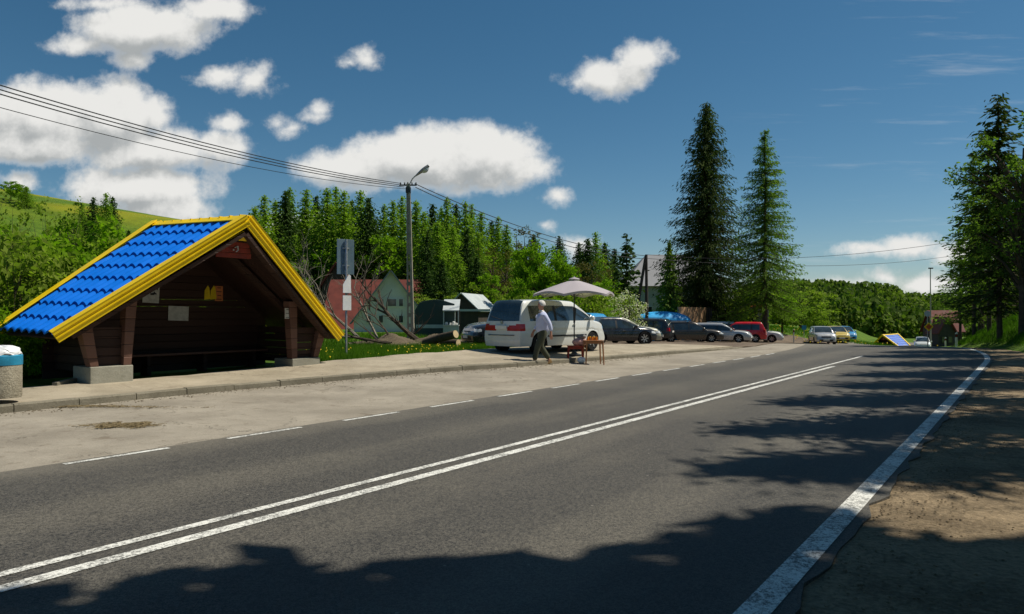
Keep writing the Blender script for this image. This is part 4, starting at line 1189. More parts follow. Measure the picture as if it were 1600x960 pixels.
m = MB(); m.tube([(tx.x + .05, -.08, H_ - 0.7), (tx.x + .08, -.10, H_ - 0.05), (tx.x + .25, -0.22, H_ + 0.22), (tx.x + 0.42, -0.32, H_ + .36)], 0.03, 8); la = m.build('lamp_arm', M['galv'], r, smooth=True)
R_ = Matrix.Rotation(radians(-38), 3, 'Y')
m = MB(); rows = []
for i in range(9):
    f = i / 8; x = 0.95 * f; w = 0.05 + 0.16 * sin(min(1, f * 1.25) * pi / 2) * (1 - .35 * max(0, f - .7) / .3); ring = []
    for kk in range(13):
        a = 2 * pi * (kk % 12) / 12
        v = R_ @ Vector((x, w * cos(a), (0.55 if sin(a) > 0 else 0.45) * w * sin(a)))
        ring.append(v + Vector((tx.x + .40, -.32, H_ + .33)))
    rows.append(ring)
m.grid(rows); m.f.append([8 * 13 + i for i in range(12)]); m.m.append(0)
lh = m.build('lamp_head', M['galv'], la, smooth=True)
m = MB()
c0 = Vector((tx.x + .40, -.32, H_ + .33)); rows = []
for i in range(6):
    f = i / 5; ring = []
    for kk in range(9):
        a = pi + pi * kk / 8; w = 0.17 * sin(pi * (0.12 + 0.8 * f)) + .01
        ring.append(R_ @ Vector((0.45 + 0.45 * f, w * cos(a), -0.05 + 0.9 * w * sin(a))) + c0)
    rows.append(ring)
m.grid(rows); m.build('lamp_cover', M['lampglass'], lh, smooth=True)
topP = Vector((xp + tx.x, Z, zp + H_))
def wire(a, b, sag, label, rad=0.022, n=26):
    a = Vector(a); b = Vector(b)
    pts = [a.lerp(b, i / n) - Vector((0, 0, sag * 4 * (i / n) * (1 - i / n))) for i in range(n + 1)]
    m = MB(); m.tube(pts, rad, 5)
    tag(m.build('overhead_wire', M['cable'], smooth=True), label, 'wire', 'overhead wires')
def dirpt(cx, cy, Z): return Vector((px(cx, Z), Z, 1.6 - (cy - 490) * Z / F))
for q, (cy, zz, lb, sg) in enumerate([(133, 21, 'uppermost of the overhead wires running from the pole to the upper left', 0.9), (140, 21.3, 'second overhead wire from the top left of the pole', 0.95), (147, 21.6, 'third overhead wire from the top left of the pole', 1.0), (168, 22.0, 'lowest thin overhead wire, hanging apart from the three above it', 1.1)]):
    a = topP + Vector((-0.42 + 0.1 * q, 0, 0.02 - 0.10 * q)); b = dirpt(0, cy, zz)
    # carry the wire on past the left edge
    c = a + (b - a) * 1.7
    f = 1 / 1.7; cs = sg; c.z += 0.0
    # sag drops the wire at the picture edge: lift the far end to compensate
    c.z += cs * 4 * f * (1 - f) / f
    wire(a, c, cs, lb, 0.020 if q < 3 else 0.013)
Zq = 60; ap = dirpt(1009, 398, Zq)
wire(topP + Vector((.35, 0, 0)), ap + Vector((0, 0, -.1)), 0.7, 'upper overhead wire running from the lamp pole towards the timber pole', 0.024)
wire(topP + Vector((.40, 0, -.2)), ap + Vector((0, 0, -.35)), 0.8, 'lower overhead wire running from the lamp pole towards the timber pole', 0.024)
wire(ap, dirpt(1700, 335, 52), 1.4, 'thin wire crossing the sky from the tall larch to the right bank trees', 0.015)
wire(ap + Vector((0, 0, -.3)), dirpt(1500, 398, 95), 1.0, 'low thin wire right of the tall larch', 0.02)
# timber A-pole
x0 = ap.x; zg = ground(x0, Zq)
r = empty('timber_pole', (x0, Zq, zg), 0, 'dark timber utility pole with a leaning brace in front of the pale house', 'utility pole')
m = MB(); m.tube([(0.1, 0, -.2), (0.05, 0, ap.z - zg)], [0.15, 0.11], 9); m.build('pole', M['darkwood'], r, smooth=True)
m = MB(); m.tube([(-1.15, 0, -.2), (0.0, -0.05, ap.z - zg - .1)], [0.15, 0.11], 9); m.build('brace', M['darkwood'], r, smooth=True)

# ------------------------------------------------------------------ brush pile and logs
def limb(m, a, d, L, r0, depth, rng_, droop=0.0):
    n = 5; pts = [Vector(a)]; dd = Vector(d).normalized()
    for i in range(n):
        dd = (dd + Vector((rng_.uniform(-.22, .22), rng_.uniform(-.22, .22), rng_.uniform(-.2, .24) - droop))).normalized()
        pts.append(pts[-1] + dd * L / n)
    m.tube(pts, [r0 * (1 - .75 * i / n) for i in range(n + 1)], 6 if r0 > .03 else 4, cap=False)
    if depth > 0:
        for i in range(rng_.randint(3, 5)):
            q = rng_.randint(1, n); nd = (pts[q] - pts[q - 1]).normalized() + Vector((rng_.uniform(-.9, .9), rng_.uniform(-.6, .6), rng_.uniform(-.3, .9)))
            limb(m, pts[q], nd, L * rng_.uniform(.4, .7), r0 * .5, depth - 1, rng_, droop)
def brush(lb, base_px, base_py, Z, d, L, r0, seed, mat, depth=3):
    rr_ = random.Random(seed)
    x = px(base_px, Z); zz = max(ground(x, Z) + .05, 1.6 - (base_py - 490) * Z / F)
    r = empty('fallen_branch', (x, Z, zz), 0, lb, 'branch', 'cut branches of the brush pile')
    m = MB(); limb(m, (0, 0, 0), d, L, r0, depth, rr_); m.build('limb', mat, r, smooth=True)
brush('pale bare branch of the brush pile reaching up beside the shelter', 560, 528, 29, (-0.9, 0, 0.85), 2.9, 0.07, 1, M['barkpale'])
brush('pale bare branch of the brush pile curving up behind the bus stop sign', 590, 530, 30, (-0.75, .2, 1.1), 2.7, 0.06, 2, M['barkpale'])
brush('pale branch lying low across the brush pile left of the bus stop post', 575, 532, 28, (-1.2, 0, 0.35), 2.8, 0.06, 3, M['barkpale'])
brush('thick dark limb arching from the brush pile to the foot of the lamp pole', 655, 534, 30, (-1.2, 0, 1.0), 2.6, 0.12, 14, M['bark'], 2)
brush('dark limb of the brush pile in front of the grey gabled house', 620, 534, 29, (-1.0, 0.1, 0.5), 1.8, 0.05, 5, M['bark'], 2)
brush('brown branch lying flat on the verge below the grey gabled house', 612, 537, 27.5, (-1.2, 0, 0.12), 2.4, 0.07, 6, M['bark'], 2)
brush('bare branch standing at the right side of the brush pile', 640, 532, 31, (0.5, 0, 0.7), 1.5, 0.04, 8, M['bark'], 2)
brush('thin pale branch at the left end of the brush pile beside the shelter eave', 525, 528, 27, (-0.6, 0.2, 1.0), 2.3, 0.04, 9, M['barkpale'])
def log(lb, a, b, ra, rb_):
    a = Vector(a); b = Vector(b)
    m = MB(); mid = a.lerp(b, .5) + Vector((0, 0, .03)); r = empty('log', a, 0, lb, 'log', 'cut logs on the verge')
    m.tube([Vector((0, 0, 0)), mid - a, b - a], [ra, (ra + rb_) / 2, rb_], 12); m.build('log_body', M['bark'], r, smooth=True)
    d = (b - a).normalized()
    m = MB(); m.tube([(b - a) - d * .004, (b - a) + d * .012], [rb_ * .97, rb_ * .95], 12); m.build('cut_face', M['cutwood'], r)
    m = MB(); m.tube([-d * .012, d * .004], [ra * .95, ra * .97], 12); m.build('cut_face', M['cutwood'], r)
def gp(cx, Z, up): return (px(cx, Z), Z, ground(px(cx, Z), Z) + up)
log('long brown log with a pale cut end lying behind the verge', gp(664, 27.5, .18), gp(712, 26.6, .55), .17, .15)
log('short log under the raised end of the long log', gp(690, 27.6, .16), gp(716, 27.2, .20), .13, .15)
log('log with a pale sawn end lying left of the long log', gp(676, 28.5, .15), gp(694, 27.9, .40), .13, .12)
log('dark log lying beneath the brush pile', gp(545, 27.5, .12), gp(600, 28.6, .14), .10, .11)
# dirt heap under the brush
m = MB(); rows = []
for i in range(15):
    row = []
    for j in range(40):
        x = -6.2 + 4.4 * j / 39; y = 27.0 + 4.5 * i / 14
        z = ground(x, y) - .04 + 0.55 * sin(pi * i / 14) ** .8 * sin(pi * j / 39) ** .5 * (0.7 + .3 * sin(x * 3.1 + y) + .15 * sin(x * 9 + y * 5))
        row.append((x, y, z))
    rows.append(row)
m.grid(rows); tag(m.build('dirt_heap', M['dirt'], smooth=True), kind='structure')

# ------------------------------------------------------------------ houses and sheds
def gable_house(name, lb, x, y, rz, w, d, eave, ridge, wallm, roofm, over=0.35, front=(), sides=(), base=None, asym=0.0, chimney=None, thick=0.14, group=None, gable_mat=None):
    """ridge along local y, gable facing local -y"""
    z0 = ground(x, y) - 0.3 if base is None else base
    r = empty(name, (x, y, z0), rz, lb, 'house' if 'house' in lb else 'shed', group)
    m = MB(); hw = w / 2
    m.prism([(-hw, -0.6), (hw, -0.6), (hw, eave), (asym, ridge), (-hw, eave)], -d / 2, d / 2, 'y'); m.build('wall', wallm, r)
    if gable_mat is not None:
        m = MB(); zz = eave + .05
        m.prism([(-hw * .97, zz), (hw * .97, zz), (asym, ridge - .1)], -d / 2 - .05, -d / 2 - .003, 'y'); m.build('gable_cladding', gable_mat, r)
    rf = None
    for sx in (-1, 1):
        e = Vector((sx * hw, 0, eave)); p = Vector((asym, 0, ridge)); dd = (e - p).normalized(); n = Vector((-dd.z * sx, 0, dd.x * sx)); n = n if n.z > 0 else -n
        a = p + n * .004; b = e + dd * over + n * .004
        m = MB(); m.prism([(a.x, a.z), (b.x, b.z), (b.x + n.x * thick, b.z + n.z * thick), (a.x + n.x * thick - (0.0), a.z + n.z * thick)], -d / 2 - over, d / 2 + over, 'y')
        rf = m.build('roof', roofm, r)
    if chimney:
        m = MB(); m.box((chimney[0], chimney[1], ridge + .3), (.6, .6, 1.5)); m.box((chimney[0], chimney[1], ridge + 1.1), (.72, .72, .12)); m.build('chimney', M['stone'], rf)
    for (cx, cz, ww, hh) in front:
        m = MB(); m.box((cx, -d / 2 - .03, cz), (ww + .16, .10, hh + .16)); f = m.build('window', wallm, r)
        m = MB()
        nx = max(1, round(ww / 0.6))
        for q in range(nx): m.box((cx - ww / 2 + (q + .5) * ww / nx, -d / 2 - .088, cz), (ww / nx - .07, .02, hh))
        m.build('pane', M['housepane'], f)
    for (cy, cz, ww, hh, sx) in sides:
        m = MB(); m.box((sx * (hw + .03), cy, cz), (.10, ww + .16, hh + .16)); f = m.build('window', M['whitep'], r)
        m = MB(); m.box((sx * (hw + .088), cy, cz), (.02, ww, hh)); m.build('pane', M['housepane'], f)
    return r
# grey A-gable house
Y = 66; k = Y / F
x = px(597, Y); bz = 1.6 - 32 * k
wx = lambda p: (p - 599) * k
hz_ = lambda q: 1.6 - (q - 490) * k - bz
gable_house('gabled_house', 'grey plastered house with a steep pointed gable behind the brush pile', x, Y + 4, radians(11), 6.5, 7.5, hz_(500), hz_(424), M['plaster'], M['greyroof'], .5,
            front=[(wx(585), hz_(473), .38, .62), (wx(601), hz_(473), .80, .62), (wx(615), hz_(473), .42, .62), (wx(565), hz_(499), .42, .55), (wx(584), hz_(499), .42, .60), (wx(615), hz_(499), .42, .60), (wx(636), hz_(501), .35, .50)], base=bz, thick=.10)
# its long red roofed neighbour, eaves to the road
def long_roof(name, lb, xa, xb_, Y, ztop, zmid, mat, wallm, depth=7, hipl=0.0):
    """ridge along x: front slope faces the camera"""
    xm = (xa + xb_) / 2; z0 = ground(xm, Y + depth / 2) - .4
    r = empty(name, (xm, Y + depth / 2, z0), 0, lb, 'house')
    hw = (xb_ - xa) / 2; e = zmid - z0; t_ = ztop - z0
    m = MB(); m.prism([(-depth / 2, -.6), (depth / 2, -.6), (depth / 2, e), (0, t_), (-depth / 2, e)], -hw + .3, hw - .3, 'x'); m.build('wall', wallm, r)
    for sy in (-1, 1):
        m = MB(); a = (0, t_ + .05); b = (sy * (depth / 2 + .5), e - .5 * (t_ - e) / (depth / 2) + .05)
        m.prism([a, b, (b[0], b[1] + .15), (a[0], a[1] + .15)], -hw, hw, 'x'); m.build('roof', mat, r)
    return r
Y = 78; k = Y / F
long_roof('red_roof_house', 'house with a large faded red roof just left of the grey gabled house', px(500, Y), px(660, Y), Y, 1.6 + (490 - 437) * k, 1.6 + (490 - 512) * k, M['redroof'], M['darkwood'], 9)
Y = 86; k = Y / F
gable_house('red_roof_house', 'dark gabled house with a red roof peak above the large red roof', px(517, Y), Y + 5, 0, 3.0, 5, 1.6 + 40 * k + 2.0 - 1.6, 0, M['darkwood'], M['redroof'], .35, base=0) if False else None
r = gable_house('red_roof_house', 'small dark gabled house whose red roof peak rises left of the bus stop sign', px(517, Y), Y + 5, radians(5), 3.6, 6, 4.3, 7.0, M['darkwood'], M['redroof'], .5, base=1.6 + (490 - 408) * k - 7.1, thick=.2)
Y = 128; k = Y / F
gable_house('hill_house', 'tiny orange red roofed house among the hillside trees right of the bus stop sign', px(562, Y), Y, radians(50), 2.0, 2.4, 1.4, 3.2, M['orangeroof'], M['orangeroof'], .3, base=1.6 + (490 - 392) * k - 1.2, thick=.2)
# dark green kiosk
Y = 46; k = Y / F
bz = ground(px(682, Y), Y)
r = empty('green_kiosk', (px(679, Y), Y + 1.3, bz - .05), radians(0), 'dark green sheet metal kiosk with a domed top beside the lamp pole', 'kiosk')
hh = 1.6 - (470 - 490) * k - bz; he = 1.6 - (480 - 490) * k - bz; w = 62 * k
m = MB(); pl = [(-w / 2, 0), (w / 2, 0), (w / 2, he + .25)] + [(w / 2 - w * i / 8, he + (hh - he) * sin(pi * (i / 8) * .85 + .25) + .12) for i in range(1, 8)] + [(-w / 2, he - .15)]
m.prism(pl, -1.3, 1.3, 'y'); m.build('shell', M['greenmetal'], r, bevel=.02)
m = MB(); m.box((0, -1.315, 1.6 - (509 - 490) * k - bz), (w * .93, .02, .22)); m.build('white_band', M['palesheet'], r)
m = MB(); m.box((w / 2 + .03, -1.25, he / 2), (.06, .10, he)); m.build('corner_post', M['palesheet'], r)
# open stall with pale roof
r = empty('market_stall', (px(703, 45), 46, ground(px(703, 45), 46)), 0, 'open stall with a pale sloping metal roof right of the green kiosk', 'stall')
k = 45 / F; b0 = ground(px(703, 45), 46)
zt = 1.6 + (490 - 467) * k - b0; ze = 1.6 + (490 - 485) * k - b0
m = MB(); m.add([(-.45, -.9, ze), (.55, -.9, ze), (.48, 1.2, zt), (-.55, 1.2, zt), (-.45, -.9, ze - .06), (.55, -.9, ze - .06), (.48, 1.2, zt - .06), (-.55, 1.2, zt - .06)], [(0, 1, 2, 3), (7, 6, 5, 4), (0, 4, 5, 1), (1, 5, 6, 2), (2, 6, 7, 3), (3, 7, 4, 0)]); m.build('roof', M['palesheet'], r)
for sx in (-.40, .50):
    m = MB(); m.box((sx, -.8, ze / 2), (.06, .06, ze)); m.build('post', M['palesheet'], r)
m = MB(); m.box((.05, -.55, .42), (.84, .5, .84)); m.build('counter', M['palesheet'], r)
m = MB(); m.box((.05, -.55, .88), (.95, .6, .06)); m.build('counter_top', M['plasterw'], r)
m = MB(); m.box((.05, 1.1, ze / 2), (.84, .06, ze)); m.build('back_panel', M['darkwood'], r)
for i, (xx, sz) in enumerate([(-.25, .16), (-.02, .12), (.2, .18), (.38, .1)]):
    o = MB(); o.lathe([(sz * .5, 0), (sz * .62, .05), (sz * .5, sz), (.02, sz * 1.15)], (px(703, 45) + xx, 45.45, b0 + .92), 10)
    tag(o.build('goods', M['whitep'], smooth=True), ['white bundle at the left end of the stall counter', 'small white bundle second from the left on the stall counter', 'largest white bundle on the stall counter', 'small white bundle at the right end of the stall counter'][i], 'goods', 'goods on the stall counter')
# shed with pale metal roof behind the van
Y = 54; k = Y / F
gable_house('timber_shed', 'dark timber shed with a pale metal roof behind the black cars', px(735, Y), Y + 2.2, radians(-14), 2.5, 5.0, 2.0, 3.15, M['darkwood'], M['palesheet'], .3, base=1.6 + (490 - 458) * k - 3.2, thick=.06)
m = MB(); m.box((px(738, 53), 53.2, 1.6 + (490 - 485) * 53 / F), (2.6, .10, .16)); 
tag(m.build('fascia_beam', M['plasterw']), 'pale beam under the gable of the timber shed', 'beam')
# tiny hillside roof
Y = 112; k = Y / F
gable_house('hut', 'tiny hut with a pale roof on the slope above the white van, a small shed', px(772, Y), Y, radians(80), 2.2, 2.8, 1.6, 2.6, M['darkwood'], M['palesheet'], .3, base=1.6 + (490 - 424) * k - 2.5)
# pale house behind the tall spruce
Y = 77; k = Y / F
x0, x1 = px(982, Y), px(1130, Y)
bz = ground((x0 + x1) / 2, Y) - .3
r = empty('pale_house', ((x0 + x1) / 2, Y + 4, bz), 0, 'pale house with a hipped grey roof standing behind the tallest spruce', 'house')
hw = (x1 - x0) / 2; ze = 1.6 + (490 - 446) * k - bz; zr_ = 1.6 + (490 - 397) * (Y + 3) / F - bz
m = MB(); m.box((0, 0, ze / 2 - .3), (2 * hw, 8, ze + .6)); m.build('wall', M['plasterw'], r)
m = MB(); o_ = .7
m.add([(-hw - o_, -4 - o_, ze - .1), (hw + o_, -4 - o_, ze - .1), (hw + o_, 4 + o_, ze - .1), (-hw - o_, 4 + o_, ze - .1), (-hw + 2.6, 0, zr_), (hw - 2.6, 0, zr_)], [(0, 1, 5, 4), (1, 2, 5), (2, 3, 4, 5), (3, 0, 4), (3, 2, 1, 0)])
m.build('roof', M['greyroof'], r)
for cx in (1012, 1092, 1113):
    m = MB(); m.box((px(cx, Y) - (x0 + x1) / 2, -4.03, 2.9), (1.0, .10, 1.3)); f = m.build('window', M['whitep'], r)
    m = MB(); m.box((px(cx, Y) - (x0 + x1) / 2 - .22, -4.09, 2.9), (.40, .02, 1.1)); m.box((px(cx, Y) - (x0 + x1) / 2 + .22, -4.09, 2.9), (.40, .02, 1.1)); m.build('pane', M['housepane'], f)
m = MB(); m.box((hw - .25, -4.12, ze / 2), (.10, .10, ze)); m.build('downpipe', M['galv'], r)
# fences
def board_fence(name, lb, xa, xb_, Y, z1, mat, w=0.14, gap=0.01, top=0.0, Y2=None):
    Y2 = Y2 or Y
    r = empty(name, (xa, Y, ground(xa, Y)), atan2(Y2 - Y, xb_ - xa), lb, 'fence')
    L = sqrt((xb_ - xa) ** 2 + (Y2 - Y) ** 2); h = z1 - ground(xa, Y)
    m = MB(); x = w / 2
    while x < L:
        m.box((x, 0, h / 2 + rnd(-.01, .01)), (w - gap, .03, h)); x += w
    m.build('boards', mat, r)
    m = MB()
    for z in (h * .25, h * .8): m.box((L / 2, .05, z), (L, .06, .09))
    m.build('rail', mat, r)
    for q in np.arange(0.1, L, 2.0):
        m = MB(); m.box((q, .13, h / 2), (.1, .1, h)); m.build('post', mat, r)
Y = 66
board_fence('board_fence', 'light brown board fence between the blue tent and the pale house', px(1061, 63.5), px(1103, 67), 63.5, 1.6 + (490 - 480) * 63.5 / F, M['woodfence'], Y2=67)
board_fence('board_fence', 'dark picket fence section joining the right end of the light brown fence', px(1104, Y), px(1113, Y), Y + .1, 1.6 + (490 - 481) * Y / F, M['darkwood'], w=.18, gap=.06)
board_fence('board_fence', 'weathered fence running behind the blossoming shrub', px(940, 58), px(1000, 60), 58, 1.6 + (490 - 484) * 58 / F, M['darkwood'], w=.2, gap=.08, Y2=60)
# blue domed tent
Y = 63; k = Y / F
xc = px(1034, Y); bz = ground(xc, Y)
r = empty('blue_tent', (xc, Y, bz), 0, 'bright blue domed market tent behind the parked cars', 'tent')
zt = 1.6 - (487 - 490) * k - bz; W_ = 50 * k
m = MB(); rows = []
for i in range(9):
    f = i / 8; row = []
    for j in range(25):
        a = 2 * pi * (j % 24) / 24; rad = sin(f * pi / 2)
        sq = 1 / max(abs(cos(a)), abs(sin(a))) ** .35
        row.append((W_ * rad * cos(a) * sq * .92, 1.6 * rad * sin(a) * sq * .92, zt - 0.95 * (1 - cos(f * pi / 2)) ** 1.1 - .03 * sin(a * 6) * f))
    rows.append(row)
lo = [(p[0] * 1.0, p[1] * 1.0, p[2] - .35) for p in rows[-1]]; rows.append(lo)
m.grid(rows); m.build('canopy', M['tarp'], r, smooth=True)
for sx in (-1, 1):
    for sy in (-1, 1):
        m = MB(); m.tube([(sx * W_ * .78, sy * 1.2, 0), (sx * W_ * .78, sy * 1.2, zt - .9)], .03, 6); m.build('leg', M['galv'], r)
m = MB(); m.box((0, .9, (zt - 1) / 2), (W_ * 1.5, .04, zt - 1.0)); m.build('side_curtain', M['tarp'], r)
m = MB(); m.lathe([(.5, 0), (.55, .15), (.4, .35), (.05, .42)], (px(1027, 56), 56, ground(px(1027, 56), 56)), 9); tag(m.build('blue_sack', M['tarp'], smooth=True), 'blue tarpaulin bundle on the ground between the black and the brown car', 'bundle')
# notice kiosk with orange top
Y = 68; k = Y / F; xc = px(1188, Y); bz = ground(xc, Y)
r = empty('notice_kiosk', (xc, Y, bz), 0, 'small kiosk of grey panels under an orange canopy at the foot of the tall larch', 'kiosk')
zt = 1.6 - (481 - 490) * k - bz
for i, sx in enumerate((-.55, -.18, .18, .55)):
    m = MB(); m.box((sx, 0, zt / 2), (.30, .5, zt)); m.build('panel', M['greyroof'] if i % 2 else M['darkwood'], r)
m = MB(); m.prism([(-.75, zt), (.75, zt), (.85, zt + .12), (.5, zt + .22), (-.5, zt + .22), (-.85, zt + .12)], -.4, .4, 'y'); m.build('canopy', M['orangeroof'], r)
# far right house
Y = 118; k = Y / F; xc = px(1482, Y); bz = 1.6 - (534 - 490) * k
r = long_roof('red_roof_house', 'red roofed house at the far end of the road below the bank trees', px(1458, Y), px(1506, Y), Y, 1.6 + (490 - 487) * k, 1.6 - (513 - 490) * k, M['redroof'], M['darkwood'], 3.5)
gable_house('gable_wing', 'front gable house wing of the far red roofed house', px(1466, Y), Y - .8, 0, 2.6, 3.0, 2.6, 4.9, M['darkwood'], M['redroof'], .4, base=1.6 - (495 - 490) * k - 5.0, front=[(-.5, 1.4, .6, .9), (.5, 1.4, .6, .9)], thick=.15)
# yellow warning board, seen on a post
Y = 60; k = Y / F; xc = px(1449, Y); bz = ground(xc, Y)
r = empty('road_sign', (xc, Y, bz), radians(-12), 'yellow warning board on a post beyond the crest on the right', 'road sign')
m = MB(); m.tube([(0, 0, 0), (0, 0, 1.6 - (493 - 490) * k - bz)], .035, 8); m.build('pole', M['galv'], r)
m = MB(); m.box((.08, -.05, 1.6 - (511 - 490) * k - bz), (.50, .02, .50), rot=Matrix.Rotation(radians(45), 3, 'Y')); m.build('yellow_board', M['yellow'], r, bevel=.004)
m = MB(); m.box((.08, -.065, 1.6 - (511 - 490) * k - bz), (.34, .01, .34), rot=Matrix.Rotation(radians(45), 3, 'Y')); m.build('inner_mark', M['orangeroof'], r)
m = MB(); m.tube([(.0, -.02, 1.6 - (490.5 - 490) * k - bz), (.0, -.06, 1.6 - (490.5 - 490) * k - bz)], .24, 16); m.build('round_plate', M['palesheet'], r)
# far lamp
Y = 92; k = Y / F; xc = px(1454, Y); bz = ground(xc, Y)
r = empty('lamp_post', (xc, Y, bz), 0, 'thin lamp post rising against the clouds left of the right bank trees', 'street lamp')
zt = 1.6 + (490 - 420) * k - bz
m = MB(); m.tube([(0, 0, -.2), (0, 0, zt)], [.10, .05], 8); m.build('pole', M['polec'], r)
m = MB(); m.box((.05, 0, zt + .05), (.55, .22, .16)); m.build('lamp_head', M['darksteel'], r, bevel=.03)
# marker posts
def marker(lb, cx, Z, top_py, wtop=.12):
    x = px(cx, Z); b = ground(x, Z); h = 1.6 - (top_py - 490) * Z / F - b
    h = max(.8, min(1.3, h))
    r = empty('marker_post', (x, Z, b), radians(-20), lb, 'marker post')
    m = MB(); m.prism([(-wtop / 2, -.1), (wtop / 2, -.1), (wtop / 2, h), (-wtop / 2, h - .06)], -.04, .04, 'y'); m.build('post', M['whitep'], r, bevel=.01)
    m = MB(); m.box((0, -.003, h - .22), (wtop + .01, .09, .18)); bnd = m.build('black_band', M['trimblack'], r)
    m = MB(); m.box((0, -.052, h - .22), (.05, .01, .12)); m.build('reflector', M['tailred'], bnd)
marker('white marker post on the grass at the left of the far cars', 1240, 66, 514)
marker('white marker post on the bank at the right of the road crest', 1494, 44, 519)
marker('white marker post furthest along the right bank', 1477, 66, 527)
x = px(1256, 70); b = ground(x, 70)
r = empty('information_sign', (x, 70, b), 0, 'small blue road sign by the yellow flowers left of the far cars', 'road sign')
m = MB(); m.tube([(0, 0, 0), (0, 0, 1.3)], .03, 6); m.build('pole', M['galv'], r)
m = MB(); m.box((0, -.04, 1.1), (.42, .02, .42)); m.build('panel', M['binblue'], r)

# ------------------------------------------------------------------ cars
def stand(x, y):
    s, t = xy2st(x, y)
    if s < 33 and -15.2 < t < kerb_t(s) - .13: return ground(x, y) + .115
    if s > 20 and t < kerb_t(s) - .13: return ground(x, y) + .02
    return ground(x, y) + .004
def make_car(label, x, y, psi, L, Wd, H, kind, body, group='cars parked beside the road', wb=None, wr=0.31, dark_bumper=False, rails=False, hood_h=None, belt=None, name='parked_car', rack=False):
    z0 = stand(x, y)
    r = empty(name, (x, y, z0), psi, label, 'car', group)
    prof = {  # fractions of length from the rear: rear glass base, roof rear, roof front, windscreen base
        'van': dict(rb=.015, rr=.085, rf=.60, wbse=.825, hood=.615, nose=.47, belt=.60),
        'hatch': dict(rb=.02, rr=.13, rf=.50, wbse=.73, hood=.63, nose=.48, belt=.60),
        'estate': dict(rb=.015, rr=.09, rf=.53, wbse=.735, hood=.62, nose=.47, belt=.60),
        'suv': dict(rb=.02, rr=.10, rf=.53, wbse=.71, hood=.66, nose=.52, belt=.61),
        'sedan': dict(rb=.17, rr=.31, rf=.54, wbse=.74, hood=.64, nose=.48, belt=.62)}[kind]
    hl = L / 2; hw = Wd / 2
    X = lambda f: -hl + f * L
    zb0 = {'suv': .28, 'van': .24}.get(kind, .20)
    beltz = prof['belt'] * H; hoodz = prof['hood'] * H; nosez = prof['nose'] * H
    wbf = wb or (.62 * L)
    xr_ = -hl + L * .185; xf_ = xr_ + wbf
    wr_ = wr; ar = wr_ + .055
    N = 110; xs = np.array([-hl + L * i / (N - 1) for i in range(N)])
    def plan(x_):
        u = x_ / hl
        e = abs(u)
        return hw * (1 - (0.16 if u > 0 else 0.10) * max(0, (e - .62) / .38) ** 2.4 - 0.02 * e)
    def ztop(x_):   # top of the lower body on the centre line
        f = (x_ + hl) / L
        if f > prof['wbse']:
            q = (f - prof['wbse']) / (1 - prof['wbse'])
            return hoodz - (hoodz - nosez) * (0.35 * q + 0.65 * q ** 4)
        if f < prof['rb'] and kind == 'sedan': return beltz - .04
        if kind == 'sedan' and f < prof['rr']: return beltz + .02
        return beltz
    def zbot(x_):
        z = zb0
        for c in (xr_, xf_):
            d = abs(x_ - c)
            if d < ar: z = max(z, wr_ + sqrt(ar * ar - d * d))
        return z
    K = 19
    rows = []
    for x_ in xs:
        w = plan(x_); zt = ztop(x_); zb = zbot(x_)
        f = (x_ + hl) / L
        incabin = f <= prof['wbse'] and (kind != 'sedan' or f >= prof['rb'])
        shz = zt - (0.0 if incabin else .07)
        row = []
        for k_ in range(K):
            u = k_ / (K - 1)
            z = zb + (shz - zb) * u
            hrel = (z - .2) / (shz - .2)
            bul = 1.0 - 0.055 * (abs(hrel - .48) / .52) ** 2.2 - (0.012 if .62 < hrel < .68 else 0)
            row.append((x_, w * bul, z))
        ws = row[-1][1]
        row.append((x_, ws * .94, shz + (zt - shz) * .6 + (.012 if incabin else 0)))
        row.append((x_, ws * .72, zt + (.0 if incabin else .012)))
        row.append((x_, ws * .40, zt + (.0 if incabin else .03)))
        row.append((x_, 0, zt + (.0 if incabin else .035)))
        rows.append(row)
    C_ = len(rows[0])
    full = [row + [(p[0], -p[1], p[2]) for p in row[-2::-1]] for row in rows]
    # bow the ends so that front and rear are curved in side view
    def bow(p):
        x_, y_, z_ = p
        e = max(0, (abs(x_) / hl - .90) / .10)
        if x_ > 0: dx = -.11 * e * max(0, (z_ - .42) / (nosez - .42)) ** 1.3 - .05 * e * max(0, (.42 - z_) / .25)
        else: dx = .06 * e * max(0, (z_ - .55) / (beltz - .55)) ** 1.5 + .06 * e * max(0, (.42 - z_) / .25)
        return (x_ + dx, y_, z_)
    full = [[bow(p) for p in row] for row in full]
    W2 = len(full[0])
    parts = {}
    def part(nm):
        if nm not in parts: parts[nm] = MB()
        return parts[nm]
    def classify(p, x_end):
        x_, y_, z_ = p
        a = abs(y_) / hw; fz = z_ / H
        if x_ > hl - .34 and .405 < fz < .485 and a > .50 and not (a < .62 and x_ < hl - .2): return 'headlamp'
        if x_ > hl - .12 and .40 < fz < .47 and a < .42: return 'grille'
        if x_ > hl - .14 and .19 < fz < .29 and a < .62: return 'grille'
        if kind in ('hatch', 'estate', 'suv', 'van') and x_ < -hl + .22 and a > .66 and (.46 if kind != 'van' else .43) < fz < (.60 if kind != 'van' else .555): return 'tail_lamp'
        if kind == 'sedan' and x_ < -hl + .22 and a > .55 and .47 < fz < .57: return 'tail_lamp'
        if z_ < (.30 if not dark_bumper else .42): return 'sill'
        if dark_bumper and abs(x_) > hl - .30 and z_ < .55: return 'sill'
        return 'body'
    acc = {}
    def emit(nm, pts_):
        d = acc.setdefault(nm, {'v': [], 'ix': {}, 'f': []}); f = []
        for p in pts_:
            key = (round(p[0], 5), round(p[1], 5), round(p[2], 5))
            if key not in d['ix']: d['ix'][key] = len(d['v']); d['v'].append(p)
            f.append(d['ix'][key])
        if len(set(f)) >= 3: d['f'].append(f)
